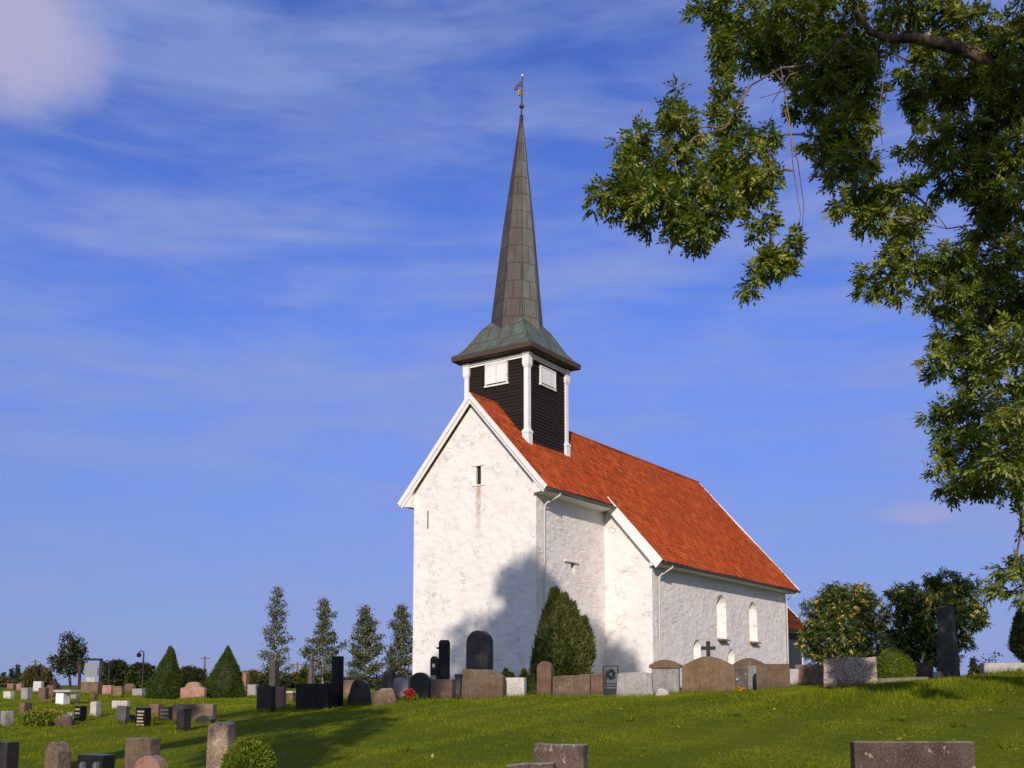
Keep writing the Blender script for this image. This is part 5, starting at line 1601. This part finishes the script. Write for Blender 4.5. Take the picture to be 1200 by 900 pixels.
def power_pole(px, ytop, ybase, d, label):
    p = at(px, ybase, d)
    g = gz1(p[0], p[1])
    h = at(px, ytop, d)[2] - g
    o = empty('power_pole', (p[0], p[1], g), R(random.uniform(-10, 10)), label, 'power pole', 'far power poles')
    MB().tube([(0, 0, 0), (0, 0, h)], [.16, .11], 7).build('pole', M['deck'], o)
    MB().box(-.7, .7, -.07, .07, h - .35, h - .22).build('crossarm', M['deck'], o)
    ins = MB()
    for x in (-.62, 0, .62):
        ins.tube([(x, 0, h - .22), (x, 0, h - .02)], [.05, .04], 6)
    ins.build('insulator', M['pale'], o)
power_pole(239, 769, 806, 140, 'wooden power pole seen between the two cone shrubs')
power_pole(348, 776, 806, 150, 'wooden power pole left of the dark obelisk')
power_pole(40, 773, 806, 150, 'wooden power pole above the yellow-brown bush at far left')

# ------------------------------------------------------------------ grass
def grass():
    N = 640000
    dd = np.exp(rng.uniform(math.log(9.0), math.log(60.0), N))
    px = rng.uniform(-260, 1460, N)
    x = (px - 600) / F_PX * dd
    y = dd + rng.normal(0, .05, N)
    z = gz(x[:N // 4], y[:N // 4])
    for i in range(1, 4):
        z = np.concatenate([z, gz(x[i * N // 4:(i + 1) * N // 4], y[i * N // 4:(i + 1) * N // 4])])
    # keep it out of the church
    ca = (x - A0[0]) * math.sin(R(TH)) + (y - A0[1]) * math.cos(R(TH))
    cs_ = (x - A0[0]) * math.cos(R(TH)) - (y - A0[1]) * math.sin(R(TH))
    ok = ~((ca > -.05) & (ca < 28) & (cs_ < 2.3) & (cs_ > -8.4))
    x, y, z, dd = x[ok], y[ok], z[ok], dd[ok]
    n = len(x)
    pn = np.sin(1.7 * x + 2.1) * np.sin(1.1 * y + .4) + .6 * np.sin(3.9 * x - 2.7 * y) + .4 * np.sin(9 * x + 7 * y)
    bank = np.clip(1 - np.abs(y - 19.5) / 2.6, 0, 1) * np.clip((x - 3.5) / 3, 0, 1)
    h = (.019 + .006 * pn.clip(-1, 1) + .085 * bank * rng.random(n)) * rng.uniform(.6, 1.5, n) * np.clip(dd / 14, 1, 1.8)
    tall = rng.random(n) < .003
    h = np.where(tall, h * 2.4, h)
    w = .0065 * np.clip(dd / 11, 1, 4.5)
    th = rng.random(n) * 2 * np.pi
    s = np.stack([np.cos(th), np.sin(th), np.zeros(n)], -1)
    ln = rng.normal(0, .45, (n, 2))
    base = np.stack([x, y, z - .006], -1)
    tipp = base + np.stack([ln[:, 0] * h, ln[:, 1] * h, h], -1)
    tri = np.stack([base - s * w[:, None] / 2, base + s * w[:, None] / 2, tipp], 1)
    rnd_ = np.clip(.44 + .15 * pn + rng.normal(0, .12, n) - .12 * bank, 0, .97)
    rnd_ = np.where(tall & (rng.random(n) < .5), 1.0, rnd_)
    T = []
    for gx_, gy_, gw_, gr_ in FEET:
        m_ = int(90 + 160 * gw_)
        u = rng.uniform(-.5, .5, m_) * (gw_ + .1)
        v = rng.choice([-1, 1], m_, p=[.75, .25]) * (.10 + np.abs(rng.normal(0, .05, m_)))
        bx, by = gx_ + u * math.cos(gr_) - v * math.sin(gr_) * -1, gy_ - u * math.sin(gr_) + v * math.cos(gr_)
        bz = gz(bx, by) - .01
        hh_ = rng.uniform(.05, .15, m_) * rng.uniform(.5, 1.2)
        b_ = np.stack([bx, by, bz], -1)
        th_ = rng.random(m_) * 2 * np.pi
        s_ = np.stack([np.cos(th_), np.sin(th_), np.zeros(m_)], -1) * (.005 * max(1, gy_ / 11))
        T.append(np.stack([b_ - s_, b_ + s_, b_ + np.stack([rng.normal(0, .3, m_) * hh_, rng.normal(0, .3, m_) * hh_, hh_], -1)], 1))
    for q in range(16):                                 # broad-leaved weeds in the turf
        d_ = random.uniform(12.5, 23)
        cx, cy = (random.uniform(420, 1230) - 600) / F_PX * d_, d_
        m_ = random.randint(14, 40)
        th_ = rng.random(m_) * 2 * np.pi
        b_ = np.stack([cx + rng.normal(0, .05, m_), cy + rng.normal(0, .05, m_), np.full(m_, gz1(cx, cy))], -1)
        L_ = rng.uniform(.05, .12, m_)
        s_ = np.stack([-np.sin(th_), np.cos(th_), np.zeros(m_)], -1) * .014
        T.append(np.stack([b_ - s_, b_ + s_, b_ + np.stack([np.cos(th_) * L_, np.sin(th_) * L_, L_ * rng.uniform(.4, 1.1, m_)], -1)], 1))
    T = np.concatenate(T)
    tri, rnd_ = np.concatenate([tri, T]), np.concatenate([rnd_, np.clip(rng.normal(.35, .15, len(T)), 0, .9)])
    o = MB().batch(tri, rnd_).build('grass', M['blade'])
    tag(o, 'short green grass blades covering the churchyard lawn', 'grass', kind='stuff')
grass()
# a few fallen yellow leaves on the lawn
n = 130
pp = []
for i in range(n):
    d = random.uniform(11.5, 24)
    x = (random.uniform(300, 1250) - 600) / F_PX * d
    pp.append((x, d, gz1(x, d) + .045))
lv = leaves(np.array(pp), unit(rvec(n) * [1, 1, .25]), .07, .045, np.tile([0, 0, 1.0], (n, 1)) + .3 * rng.normal(size=(n, 3)))
o = MB().batch(lv, rng.random(n)).build('fallen_leaves', leaf('fallen_leaf', [(0, (.22, .15, .04)), (1, (.42, .36, .12))], .1))
tag(o, 'fallen yellow leaves scattered over the lawn', 'leaves', kind='stuff')
